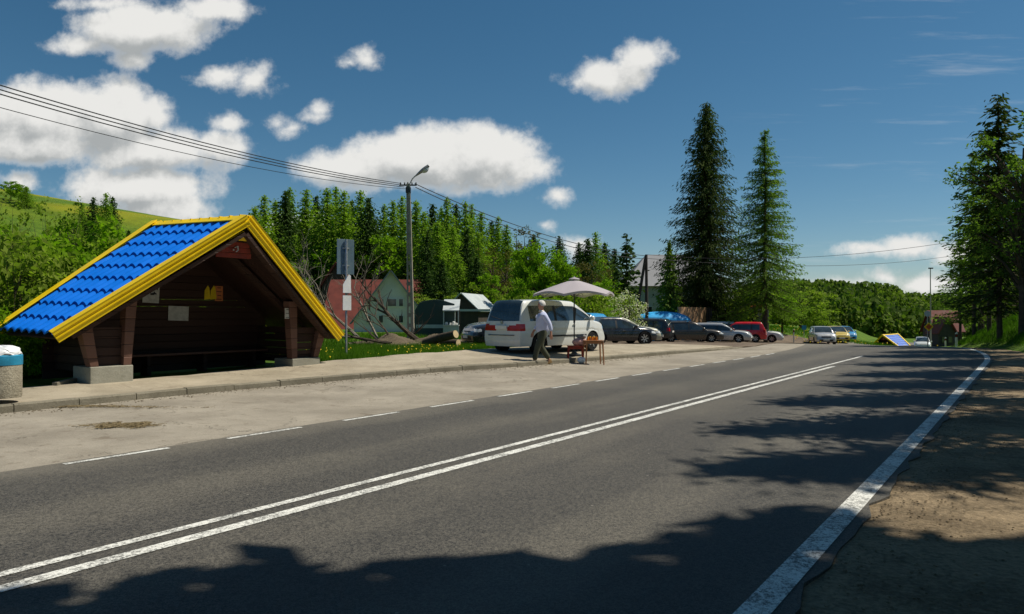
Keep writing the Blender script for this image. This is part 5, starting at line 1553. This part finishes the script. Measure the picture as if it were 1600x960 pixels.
    for i in range(N - 1):
        for j in range(W2 - 1):
            q = [full[i][j], full[i][j + 1], full[i + 1][j + 1], full[i + 1][j]]
            c = tuple(sum(p[t] for p in q) / 4 for t in range(3))
            emit(classify(c, None), q)
    # end caps as grids
    for end in (0, N - 1):
        row = full[end]; half = rows[end]
        xe = row[0][0]; ny = 26
        prev = None
        for k_ in range(C_):
            l = row[k_]; r2 = row[W2 - 1 - k_]
            line = [tuple(Vector(l).lerp(Vector(r2), q / ny)) for q in range(ny + 1)]
            bul = .05 if end else -.035
            line = [(p[0] + bul * (1 - (2 * q / ny - 1) ** 2), p[1], p[2]) for q, p in enumerate(line)]
            if k_ >= K:   # upper edge follows the section
                line = None
            if line is not None:
                if prev is not None:
                    for q in range(ny):
                        qq = [prev[q], prev[q + 1], line[q + 1], line[q]]
                        c = tuple(sum(p[t] for p in qq) / 4 for t in range(3))
                        a = abs(c[1]) / hw; fz = c[2] / H
                        nm = classify(c, None)
                        if end == 0 and kind == 'van':
                            if .43 < fz < .53 and a > .30: nm = 'tail_lamp'
                        emit(nm, qq)
                prev = line
        # lid between the last grid line and the section top
        topv = [row[k_] for k_ in range(K - 1, W2 - (K - 1))]
        emit('body', topv + prev[::-1][1:-1])
    # cabin
    cab = []
    Mx = 60
    fr = [prof['rb'] + (prof['wbse'] - prof['rb']) * i / (Mx - 1) for i in range(Mx)]
    def roofz(f):
        if f < prof['rr']:
            q = (f - prof['rb']) / (prof['rr'] - prof['rb']); return beltz + (H * .985 - beltz) * sin(q * pi / 2) ** (.85 if kind != 'sedan' else 1.0)
        if f > prof['rf']:
            q = (f - prof['rf']) / (prof['wbse'] - prof['rf']); return beltz + (H * .985 - beltz) * (1 - q ** 1.25) ** .92 if q < 1 else beltz
        q = (f - prof['rr']) / (prof['rf'] - prof['rr']); return H * .985 + .015 * H * sin(q * pi)
    for f in fr:
        x_ = X(f); w = plan(x_) * .945; zr2 = max(beltz + .002, roofz(f)); tum = .155 * (zr2 - beltz) / (H - beltz)
        wt = w - tum - .015
        side = []
        for k_ in range(6):
            u = k_ / 5; side.append((x_, w - (w - wt) * u ** 1.15, beltz + (zr2 - .065 * (zr2 - beltz) / (H - beltz) - beltz) * u))
        side += [(x_, wt - .05, zr2 - .02 * (zr2 - beltz) / (H - beltz)), (x_, wt * .6, zr2 + .005), (x_, 0, zr2 + .012)]
        cab.append(side + [(p[0], -p[1], p[2]) for p in side[-2::-1]])
    W3 = len(cab[0])
    bp = {'van': (.375, .60), 'hatch': (.42,), 'estate': (.22, .46), 'suv': (.25, .47), 'sedan': (.46,)}[kind]
    for i in range(Mx - 1):
        fm = (fr[i] + fr[i + 1]) / 2
        for j in range(W3 - 1):
            q = [cab[i][j], cab[i][j + 1], cab[i + 1][j + 1], cab[i + 1][j]]
            jj = min(j, W3 - 2 - j)
            zr2 = roofz(fm)
            nm = 'body'
            if jj < 5:
                pil = any(abs(fm - b_) < .010 for b_ in bp)
                hs_ = (zr2 - beltz) / (H - beltz)
                rearp = prof['rr'] + .015 if kind != 'sedan' else prof['rr'] + .01
                edge = fm < rearp or fm > prof['wbse'] - .02 or (fm > prof['rf'] and jj >= 4)
                if not edge and 0 <= jj < 5 and not (jj == 4): nm = 'side_window' if not pil else 'pillar'
                if jj == 4 and not edge and hs_ > .6: nm = 'body'
            else:
                if fm > prof['rf'] + .012 and jj >= 6: nm = 'windscreen'
                elif fm < prof['rr'] - .008 and fm > prof['rb'] + .006 and jj >= 6: nm = 'rear_window'
            emit(nm, q)
    mats = {'body': body, 'headlamp': M['headlamp'], 'tail_lamp': M['tailred'], 'grille': M['trimblack'], 'sill': M['trimblack'] if dark_bumper else body, 'side_window': M['glass'], 'pillar': M['trimblack'], 'windscreen': M['glass'], 'rear_window': M['glass']}
    if kind == 'van':   # rear window wraps high
        pass
    def islands(d):
        par = list(range(len(d['v'])))
        def fd_(a):
            while par[a] != a: par[a] = par[par[a]]; a = par[a]
            return a
        for f in d['f']:
            for q in f[1:]: par[fd_(q)] = fd_(f[0])
        gr = {}
        for f in d['f']: gr.setdefault(fd_(f[0]), []).append(f)
        out = []
        for fs_ in gr.values():
            ix = {}; vv = []
            ff = []
            for f in fs_:
                for q in f:
                    if q not in ix: ix[q] = len(vv); vv.append(d['v'][q])
                ff.append([ix[q] for q in f])
            out.append({'v': vv, 'f': ff})
        return out
    pieces = []
    for nm, d in acc.items():
        if nm in ('body', 'sill'): pieces.append((nm, d))
        else: pieces += [(nm, e) for e in islands(d)]
    for nm, d in pieces:
        me = bpy.data.meshes.new(nm); me.from_pydata(d['v'], [], d['f']); me.materials.append(mats[nm])
        bm = bmesh.new(); bm.from_mesh(me); bmesh.ops.recalc_face_normals(bm, faces=bm.faces)
        bm.normal_update()
        s_ = sum(f.normal.dot(f.calc_center_median() - Vector((0, 0, H * .35))) * f.calc_area() for f in bm.faces)
        if s_ < 0: bmesh.ops.reverse_faces(bm, faces=bm.faces)
        bm.to_mesh(me); bm.free(); me.shade_smooth(); me.set_sharp_from_angle(angle=radians(38))
        o = bpy.data.objects.new({'body': 'body', 'sill': 'lower_trim'}.get(nm, nm), me); link(o, r)
    # underbody
    m = MB(); m.box((0, 0, .34), (L * .94, Wd * .72, .22)); m.build('underbody', M['trimblack'], r)
    for c in (xr_, xf_):
        m = MB(); m.box((c, 0, .5), (ar * 1.95, Wd * .86, .40)); m.build('wheel_housing', M['trimblack'], r)
    for c in (xr_, xf_):
        for sy in (-1, 1):
            Rw = Matrix.Rotation(-sy * pi / 2, 3, 'X')
            ctr = (c, sy * (hw - .125), wr_)
            m = MB(); m.lathe([(wr_ * .66, -.10), (wr_ * .95, -.10), (wr_, -.07), (wr_, .07), (wr_ * .95, .105), (wr_ * .66, .10)], ctr, 28, R_=Rw); ty = m.build('wheel', M['tyre'], r, smooth=True, sharp=50)
            m = MB(); m.lathe([(.02, .085), (wr_ * .16, .088), (wr_ * .2, .07)], ctr, 18, R_=Rw)
            rg = [(wr_ * .58, .07), (wr_ * .66, .10), (wr_ * .67, .10), (wr_ * .68, .09)]; m.lathe(rg, ctr, 28, R_=Rw)
            m.f = [f for f in m.f if len(f) < 28 or True]
            for q in range(5 if kind == 'van' else 7):
                a = 2 * pi * q / (5 if kind == 'van' else 7)
                p0 = Rw @ Vector((wr_ * .12 * cos(a), wr_ * .12 * sin(a), .085)) + Vector(ctr); p1 = Rw @ Vector((wr_ * .64 * cos(a), wr_ * .64 * sin(a), .098)) + Vector(ctr)
                m.beam(p0, p1, wr_ * .17, .03, up=(0, sy, 0))
            m.build('rim', M['rim'], ty)
    for sy in (-1, 1):
        fx = X(prof['wbse']) - .22 * 1.0
        m = MB(); m.lathe([(.02, -.09), (.075, -.06), (.085, .03), (.05, .07)], (fx, sy * (hw + .07), beltz + .08), 10, R_=Matrix.Rotation(pi / 2, 3, 'X')); m.box((fx, sy * (hw - .02), beltz + .05), (.06, .12, .04)); m.build('mirror', body, r, smooth=True)
    pl = MB(); pl.box((-hl - (.052 if kind == 'van' else .045), 0, .50 * H if kind == 'van' else .44 * H), (.02, .50, .115)); pr = pl.build('number_plate', M['whitep'], r, bevel=.003)
    if kind == 'van':
        pr.location.z = -.015 * H
        m = MB(); m.box((-hl - .045, 0, .60), (.02, 1.15, .022)); m.build('bumper_seam', M['trimblack'], r)
    pl = MB(); pl.box((hl + .055, 0, .27 * H), (.02, .50, .11)); pl.build('number_plate', M['whitep'], r, bevel=.003)
    # handles, moulding
    for sy in (-1, 1):
        m = MB()
        for f in ((.36, .60) if kind in ('estate', 'suv', 'van', 'sedan') else (.55,)):
            m.box((X(f) - .12, sy * (hw + .003), beltz - .13), (.17, .03, .028))
        m.build('door_handle', body if not dark_bumper else M['trimblack'], r, bevel=.006)
        if kind == 'van' or dark_bumper:
            m = MB(); m.box(((xr_ + xf_) / 2, sy * (hw - .004), .50 if kind != 'van' else .56), (wbf - 2 * ar - .04, .03, .055)); m.build('side_moulding', M['trimblack'], r)
    if rails or rack:
        for sy in (-1, 1):
            m = MB(); m.tube([(X(prof['rr'] + .03), sy * (hw - .24), H - .01), (X(prof['rr'] + .05), sy * (hw - .24), H + .045), (X(prof['rf'] - .03), sy * (hw - .24), H + .045), (X(prof['rf'] - .01), sy * (hw - .24), H - .01)], .016, 6); m.build('roof_rail', M['trimblack'], r)
    if rack:
        for f in (prof['rr'] + .10, prof['rf'] - .07):
            m = MB(); m.box((X(f), 0, H + .065), (.05, Wd - .42, .03)); m.build('roof_bar', M['trimblack'], r)
    if kind == 'van':
        m = MB(); m.tube([(-hl - .02, .05, beltz + .05), (-hl + .05, .55, beltz + .16)], .012, 5); m.build('wiper', M['trimblack'], r)
        m = MB(); m.tube([(-hl - .03, 0, .575 * H), (-hl + .01, 0, .575 * H)], .05, 14); m.build('badge', M['rim'], r)
    return r
c_white = paint('car_paint_white', (0.66, 0.68, 0.66), .3); c_silver = paint('car_paint_silver', (0.52, 0.53, 0.54), .28, .35); c_black = paint('car_paint_black', (0.016, 0.019, 0.026), .22)
c_blue = paint('car_paint_blue', (0.03, 0.30, 0.62), .25); c_cream = paint('car_paint_cream', (0.52, 0.50, 0.38), .35); c_teal = paint('car_paint_petrol', (0.030, 0.070, 0.085), .22)
c_brown = paint('car_paint_bronze', (0.085, 0.075, 0.065), .28, .4); c_red = paint('car_paint_red', (0.58, 0.012, 0.022), .25); c_yel = paint('car_paint_yellow', (0.62, 0.46, 0.07), .3)
c_char = paint('car_paint_charcoal', (0.030, 0.033, 0.038), .28, .2)
def at_px(cx, Y): return px(cx, Y), Y
make_car('white people carrier with red tail lamps parked behind the walking man', 1.25, 25.6, radians(47), 4.62, 1.81, 1.76, 'van', c_white, wr=.325, rails=False)
make_car('black car parked behind the white van, lower and nearer of the two black cars', *at_px(805, 29.3), radians(203), 4.1, 1.7, 1.42, 'hatch', c_black)
make_car('black car standing farther back behind the white van, its roof above the nearer black one', *at_px(800, 34), radians(198), 4.4, 1.76, 1.50, 'estate', c_black)
make_car('blue hatchback parked right beyond the nose of the white van', *at_px(925, 36), radians(62), 4.1, 1.72, 1.50, 'hatch', c_blue)
make_car('black hatchback with red tail lamp in front of the cream car', *at_px(962, 36.0), radians(18), 3.8, 1.64, 1.34, 'hatch', c_black)
make_car('cream coloured car between the black hatchback and the dark petrol estate', *at_px(972, 39.8), radians(-2), 4.0, 1.7, 1.42, 'hatch', c_cream)
make_car('dark petrol estate car parked nose right behind the cream car', *at_px(975, 44.5), radians(-14), 4.5, 1.76, 1.46, 'estate', c_teal)
make_car('black off-road car seen from the rear right, beside the blue tent', *at_px(1001, 52), radians(155), 4.5, 1.85, 1.60, 'suv', c_char, rails=True)
make_car('bronze brown hatchback with roof bars parked side-on in the middle of the row', *at_px(1078, 52), radians(-6), 4.45, 1.78, 1.46, 'estate', c_brown, rack=True)
make_car('silver white estate car parked nose right between the brown and the red car', *at_px(1126, 54.5), radians(-22), 4.4, 1.76, 1.44, 'estate', c_silver)
make_car('white van-like car hidden behind the red car, only its roof showing', *at_px(1140, 64), radians(-15), 4.5, 1.8, 1.72, 'van', c_white)
make_car('bright red sport utility car parked with its rear to the right', *at_px(1153, 59), radians(160), 4.3, 1.82, 1.62, 'suv', c_red)
make_car('white car at the right end of the parked row, nose to the right', *at_px(1182, 62), radians(-24), 4.2, 1.76, 1.46, 'hatch', c_white)
make_car('silver grey car beyond the car park, leftmost of the far group', *at_px(1284, 66), radians(-103), 4.3, 1.82, 1.58, 'suv', c_silver)
make_car('yellow car behind the far silver one', *at_px(1307, 70), radians(-100), 3.9, 1.66, 1.45, 'hatch', c_yel)
make_car('pale blue car, rightmost and farthest of the far group', *at_px(1319, 76), radians(-100), 3.9, 1.66, 1.45, 'hatch', c_blue)
x, y = at_px(1441, 92); c = make_car('white car driving on the far side of the crest below the red roofed house', x, y, radians(243), 4.2, 1.76, 1.5, 'hatch', c_white, group=None, name='moving_car')

# ------------------------------------------------------------------ parasol, table, goods
x, y = 2.02, 23.9; zb = stand(x, y)
r = empty('parasol', (x, y, zb), radians(12), 'open mauve grey parasol standing in front of the white van', 'parasol')
zt = 1.6 + (490 - 437) * y / F - zb; zr2 = 1.6 + (490 - 461) * y / F - zb; Rr = 1.37
m = MB(); rows = []
nseg = 48
for i in range(13):
    f = i / 12; row = []
    for j in range(nseg + 1):
        a = 2 * pi * (j % nseg) / nseg; seg = (a / (pi / 3)) % 1; sc_ = 1 - (sin(pi * seg) ** 1) * .13 * f
        rad = Rr * f * sc_
        z = zt - (zt - zr2) * (f ** 1.12) + .10 * sin(pi * seg) * f ** 1.5
        row.append((rad * cos(a), rad * sin(a), z))
    rows.append(row)
rows.append([(p[0], p[1], p[2] - .07) for p in rows[-1]])
m.grid(rows); m.build('canopy', M['umbrella'], r, smooth=True, sharp=60)
m = MB(); m.lathe([(.18, zt + .0), (.16, zt + .03), (.03, zt + .07), (.015, zt + .10)], n=14); m.build('top_cap', M['umbrella'], r, smooth=True)
m = MB(); m.tube([(0, 0, 0.02), (0, 0, zt)], .021, 8); m.build('pole', M['darksteel'], r)
for q in range(6):
    a = q * pi / 3
    m = MB(); m.tube([(0, 0, zt - .03), (Rr * .5 * cos(a), Rr * .5 * sin(a), zt - (zt - zr2) * .46 - .03), (Rr * .97 * cos(a), Rr * .97 * sin(a), zr2 - .0)], .009, 5); rb2 = m.build('rib', M['darksteel'], r)
    m = MB(); m.tube([(0, 0, zr2 - .08), (Rr * .45 * cos(a), Rr * .45 * sin(a), zt - (zt - zr2) * .42 - .03)], .007, 4); m.build('strut', M['darksteel'], rb2)
m = MB(); m.tube([(0, 0, 1.05), (.02, 0, 1.55)], [.03, .055], 8); m.build('folded_strap', M['darksteel'], r)
m = MB(); m.lathe([(.24, 0), (.25, .04), (.10, .08), (.04, .16)], n=18); m.build('foot', M['darksteel'], r, smooth=True)
def table(lb, x, y, rz, w, d, h, mat, leg=.035):
    zb = stand(x, y)
    r = empty('table', (x, y, zb), rz, lb, 'table')
    m = MB(); m.box((0, 0, h - .014), (w, d, .028)); m.build('tabletop', mat, r, bevel=.006)
    m = MB(); m.box((0, 0, h - .07), (w - .08, d - .08, .07)); m.build('apron', mat, r)
    for sx in (-1, 1):
        for sy in (-1, 1):
            m = MB(); m.tube([(sx * (w / 2 - .04), sy * (d / 2 - .04), h - .03), (sx * (w / 2 - .01), sy * (d / 2 - .01), -.01)], [leg * .8, leg * .55], 6); m.build('leg', mat, r)
    return zb + h
tx_, ty_ = px(927, 22.6), 22.6
zt = table('small light brown wooden table with orange jars in front of the van', tx_, ty_, radians(8), .58, .42, .74, M['tablewood'])
t2x, t2y = px(899, 22.9), 22.9
zt2 = table('dark red brown table holding a cloth bundle beneath the parasol', t2x, t2y, radians(0), .50, .40, .52, M['signred'])
for i in range(5):
    r = empty('honey_jar', (tx_ - .17 + i * .065, ty_ - .04 + .03 * (i % 2), zt), 0, ['amber honey jar at the left end of the row on the light table', 'second amber honey jar from the left on the light table', 'amber honey jar in the middle of the row on the light table', 'fourth amber honey jar from the left on the light table', 'amber honey jar at the right end of the row on the light table'][i], 'jar', 'honey jars on the table')
    m = MB(); m.lathe([(.028, 0), (.031, .01), (.031, .085), (.024, .10)], n=12); m.build('glass', M['amber'], r, smooth=True)
    m = MB(); m.lathe([(.027, .10), (.027, .118), (.02, .12)], n=12); m.build('lid', M['yellow'] if i % 2 else M['tablewood'], r, smooth=True)
def lump(name, lb, cat, x, y, z, rx, ry, rz_, mat, seed):
    m = MB(); rows = []; rg = random.Random(seed)
    for i in range(9):
        ph = pi * i / 8; row = []
        for j in range(17):
            a = 2 * pi * (j % 16) / 16; w = 1 + .13 * sin(3 * a + seed) * sin(ph) + .08 * sin(7 * a + 3 * ph)
            row.append((x + rx * sin(ph) * cos(a) * w, y + ry * sin(ph) * sin(a) * w, z + rz_ * (1 - cos(ph)) * .5))
        rows.append(row)
    m.grid(rows); tag(m.build(name, mat, smooth=True, sharp=70), lb, cat)
lump('cloth_bundle', 'pinkish cloth bundle lying on the dark red brown table', 'bundle', t2x + .12, t2y, zt2 - .02, .24, .18, .26, M['pinkcloth'], 2)
lump('cloth_bag', 'grey bag resting on top of the pinkish bundle', 'bag', t2x + .20, t2y, zt2 + .20, .15, .12, .16, M['greycloth'], 5)
lump('plastic_bag', 'white plastic bag on the ground between the two tables', 'bag', px(908, 22.7), 22.7, stand(px(908, 22.7), 22.7), .13, .10, .20, M['bagwhite'], 8)

# ------------------------------------------------------------------ the walking man
def skin_obj(name, joints, edges, mat, parent, root=0, sub=2):
    me = bpy.data.meshes.new(name); me.from_pydata([j[0] for j in joints], edges, []); me.materials.append(mat)
    o = bpy.data.objects.new(name, me); link(o, parent)
    md = o.modifiers.new('skin', 'SKIN'); md.use_smooth_shade = True
    sv = me.skin_vertices[0].data
    for i, j in enumerate(joints):
        rr_ = j[1]; sv[i].radius = (rr_, rr_) if not isinstance(rr_, tuple) else rr_
        sv[i].use_root = (i == root)
    ss_ = o.modifiers.new('sub', 'SUBSURF'); ss_.levels = sub; ss_.render_levels = sub
    return o
Z = 21.7; xm = px(848, Z); zm = stand(xm, Z) - .012
man = empty('person', (xm, Z, zm), radians(180 + 12), 'white-haired man in a pale blue shirt and olive trousers walking left past the white van', 'person')
S = 1.78 / 1.8; man.scale = (1.06, 1.06, 1.06)
# local: +x is the walking direction, +y is his left, z up
J = []; E = []
def jn(p, rad, par=None):
    J.append((tuple(c * S for c in p), rad if isinstance(rad, tuple) else rad * S)); i = len(J) - 1
    if par is not None: E.append((par, i))
    return i
pel = jn((0, 0, .97), .10)
wst = jn((0.01, 0, 1.12), .105, pel); chs = jn((0.02, 0, 1.32), .13, wst); nk0 = jn((0.02, 0, 1.47), .075, chs); nk = jn((.04, 0, 1.55), .058, nk0)
h1 = jn((.055, 0, 1.63), .085, nk); h2 = jn((.055, 0, 1.72), .088, h1); h3 = jn((.045, 0, 1.77), .06, h2)
hands = []
for sy, elb, wri, fin in ((1, (-.14, .25, 1.14), (-.17, .27, .90), (-.03, 0, -1)), (-1, (.03, -.27, 1.14), (.20, -.27, .94), (.30, 0, -.9))):
    sh_ = jn((0.01, sy * .19, 1.42), .062, chs); el = jn(elb, .045, sh_); w_ = jn(wri, .030, el)
    d = Vector(fin).normalized(); p0 = Vector(wri) + d * .05
    palm = jn(tuple(p0), .032, w_); palm2 = jn(tuple(p0 + d * .045), .034, palm)
    for q in range(4):
        off = (q - 1.5) * .022; b_ = p0 + d * .065 + Vector((off, 0, 0)) * (1) ; ln = (.062, .075, .070, .055)[q]
        a1 = jn(tuple(b_), .0105, palm2); a2 = jn(tuple(b_ + d * ln * .55 + Vector((0, -sy * .010, 0))), .0095, a1); a3 = jn(tuple(b_ + d * ln + Vector((0, -sy * .028, 0))), .008, a2)
    t1 = jn(tuple(p0 + Vector((.035, -sy * .008, -.005))), .012, palm); t2 = jn(tuple(p0 + d * .05 + Vector((.052, -sy * .02, 0))), .010, t1)
for sy, kn, an, toe in ((1, (.17, .10, .53), (.27, .10, .12), (.16, .02, .02)), (-1, (.04, -.10, .52), (-.22, -.10, .14), (.14, .0, -.10))):
    hp = jn((0, sy * .095, .90), .10, pel); k_ = jn(kn, .06, hp); a_ = jn(an, .042, k_)
    f0 = jn((an[0] + toe[0] * .5, an[1], max(.035, an[2] - .07)), .036, a_); jn((an[0] + toe[0] * 1.05, an[1], .035), .032, f0)
skin_obj('body', J, E, M['skin'], man)
# shirt
J = []; E = []
p = jn((0, 0, .86), .17); w_ = jn((0.0, 0, 1.06), .205, p); c_ = jn((0.01, 0, 1.26), .21, w_); n_ = jn((0.01, 0, 1.41), .15, c_); jn((0.025, 0, 1.50), .072, n_)
for sy, elb, wri in ((1, (-.14, .25, 1.14), (-.17, .27, .94)), (-1, (.03, -.27, 1.14), (.185, -.27, .975))):
    s_ = jn((0.01, sy * .185, 1.40), .088, n_); e_ = jn(elb, .068, s_); e2 = jn(tuple(Vector(elb).lerp(Vector(wri), .6)), .060, e_); jn(wri, .046, e2)
sh_o = skin_obj('shirt', J, E, M['shirt'], man)
m = MB(); rows = []
for i in range(3):
    row = [(.028 * S + (.066 + .012 * i) * cos(2 * pi * q / 20), (.066 + .012 * i) * sin(2 * pi * q / 20), (1.535 - .022 * i) * S + .012 * cos(2 * pi * q / 20)) for q in range(21)]
    rows.append(row)
m.grid(rows); cl_ = m.build('collar', M['whitep'], sh_o, smooth=True); cl_.modifiers.new('s', 'SOLIDIFY').thickness = .008
# trousers
J = []; E = []
p = jn((0, 0, 1.10), .135); q_ = jn((0, 0, .92), .165, p)
for sy, kn, an in ((1, (.17, .10, .53), (.265, .10, .14)), (-1, (.04, -.10, .52), (-.21, -.10, .16))):
    hp = jn((0.01, sy * .085, .84), .125, q_); md_ = jn(tuple(Vector((0.01, sy * .09, .86)).lerp(Vector(kn), .5)), .112, hp); k_ = jn(kn, .092, md_); c2 = jn(tuple(Vector(kn).lerp(Vector(an), .5)), .082, k_); jn(an, .076, c2)
skin_obj('trousers', J, E, M['trousers'], man)
m = MB(); m.lathe([(.150, 1.0), (.154, 1.005), (.154, 1.035), (.150, 1.04)], (0, 0, 0), 20); m.v = [(v[0] * S * .85, v[1] * S * 1.05, v[2] * S) for v in m.v]; m.build('belt', M['darkwood'], man)
# shoes
for (ax_, ay_, az_, tilt) in ((.265, .10, .0, -.22), (-.215, -.10, .03, .35)):
    m = MB(); rows = []
    Rt = Matrix.Rotation(tilt, 3, 'Y')
    for i in range(9):
        f = i / 8; x_ = -.09 + .30 * f; w = .045 * (1 - .35 * abs(2 * f - 1) ** 3) * (1.0 if f < .75 else 1.05); hgt = .105 - .055 * min(1, f * 1.4) if f < .95 else .03
        rows.append([tuple(Rt @ Vector((x_, w * cos(pi * q / 8), 0.0 + hgt * sin(pi * q / 8))) + Vector((ax_ * S, ay_ * S, .0 + az_))) for q in range(9)] + [tuple(Rt @ Vector((x_, w * cos(0), 0)) + Vector((ax_ * S, ay_ * S, az_)))])
    m.grid(rows); m.f.append(list(range(10))); m.m.append(0); m.f.append([80 + q for q in range(10)]); m.m.append(0)
    m.build('shoe', M['shoe'], man, smooth=True, sharp=60)
# hair, face
hx, hzz = .052 * S, 1.70 * S
m = MB(); rows = []
for i in range(9):
    ph = pi * .62 * i / 8; row = []
    for j in range(25):
        a = 2 * pi * (j % 24) / 24; cut = 1 if cos(a) < .35 else max(0.30, 1 - (cos(a) - .35) * 1.05)
        p_ = ph * cut
        row.append((hx - .012 + .108 * sin(p_) * cos(a), .100 * sin(p_) * sin(a) * (1 + .03 * sin(5 * a)), hzz + .108 * cos(p_) + .004 * sin(9 * a)))
    rows.append(row)
m.grid(rows); hr = m.build('hair', M['hair'], man, smooth=True); hr.modifiers.new('s', 'SOLIDIFY').thickness = .012
m = MB(); fx = hx + .088 * S
m.add([(fx - .012, -.014, hzz - .045), (fx - .012, .014, hzz - .045), (fx + .022, 0, hzz - .042), (fx - .008, 0, hzz + .012)], [(0, 1, 2), (0, 2, 3), (1, 3, 2), (0, 3, 1)]); m.build('nose', M['skin'], man, smooth=True, sharp=80)
for sy in (-1, 1):
    m = MB(); m.lathe([(.001, -.004), (.009, 0), (.001, .004)], (fx - .010, sy * .032, hzz - .004), 8, R_=Matrix.Rotation(pi / 2, 3, 'Y')); m.build('eye', M['eye'], man)
    m = MB(); m.lathe([(.004, -.01), (.026, -.004), (.022, .008), (.004, .010)], (hx - .005, sy * .096, hzz - .022), 10, R_=Matrix.Rotation(-sy * pi / 2, 3, 'X')); m.build('ear', M['skin'], man, smooth=True)
m = MB(); m.box((fx - .008, 0, hzz - .070), (.012, .045, .008)); m.build('mouth', M['signred'], man)
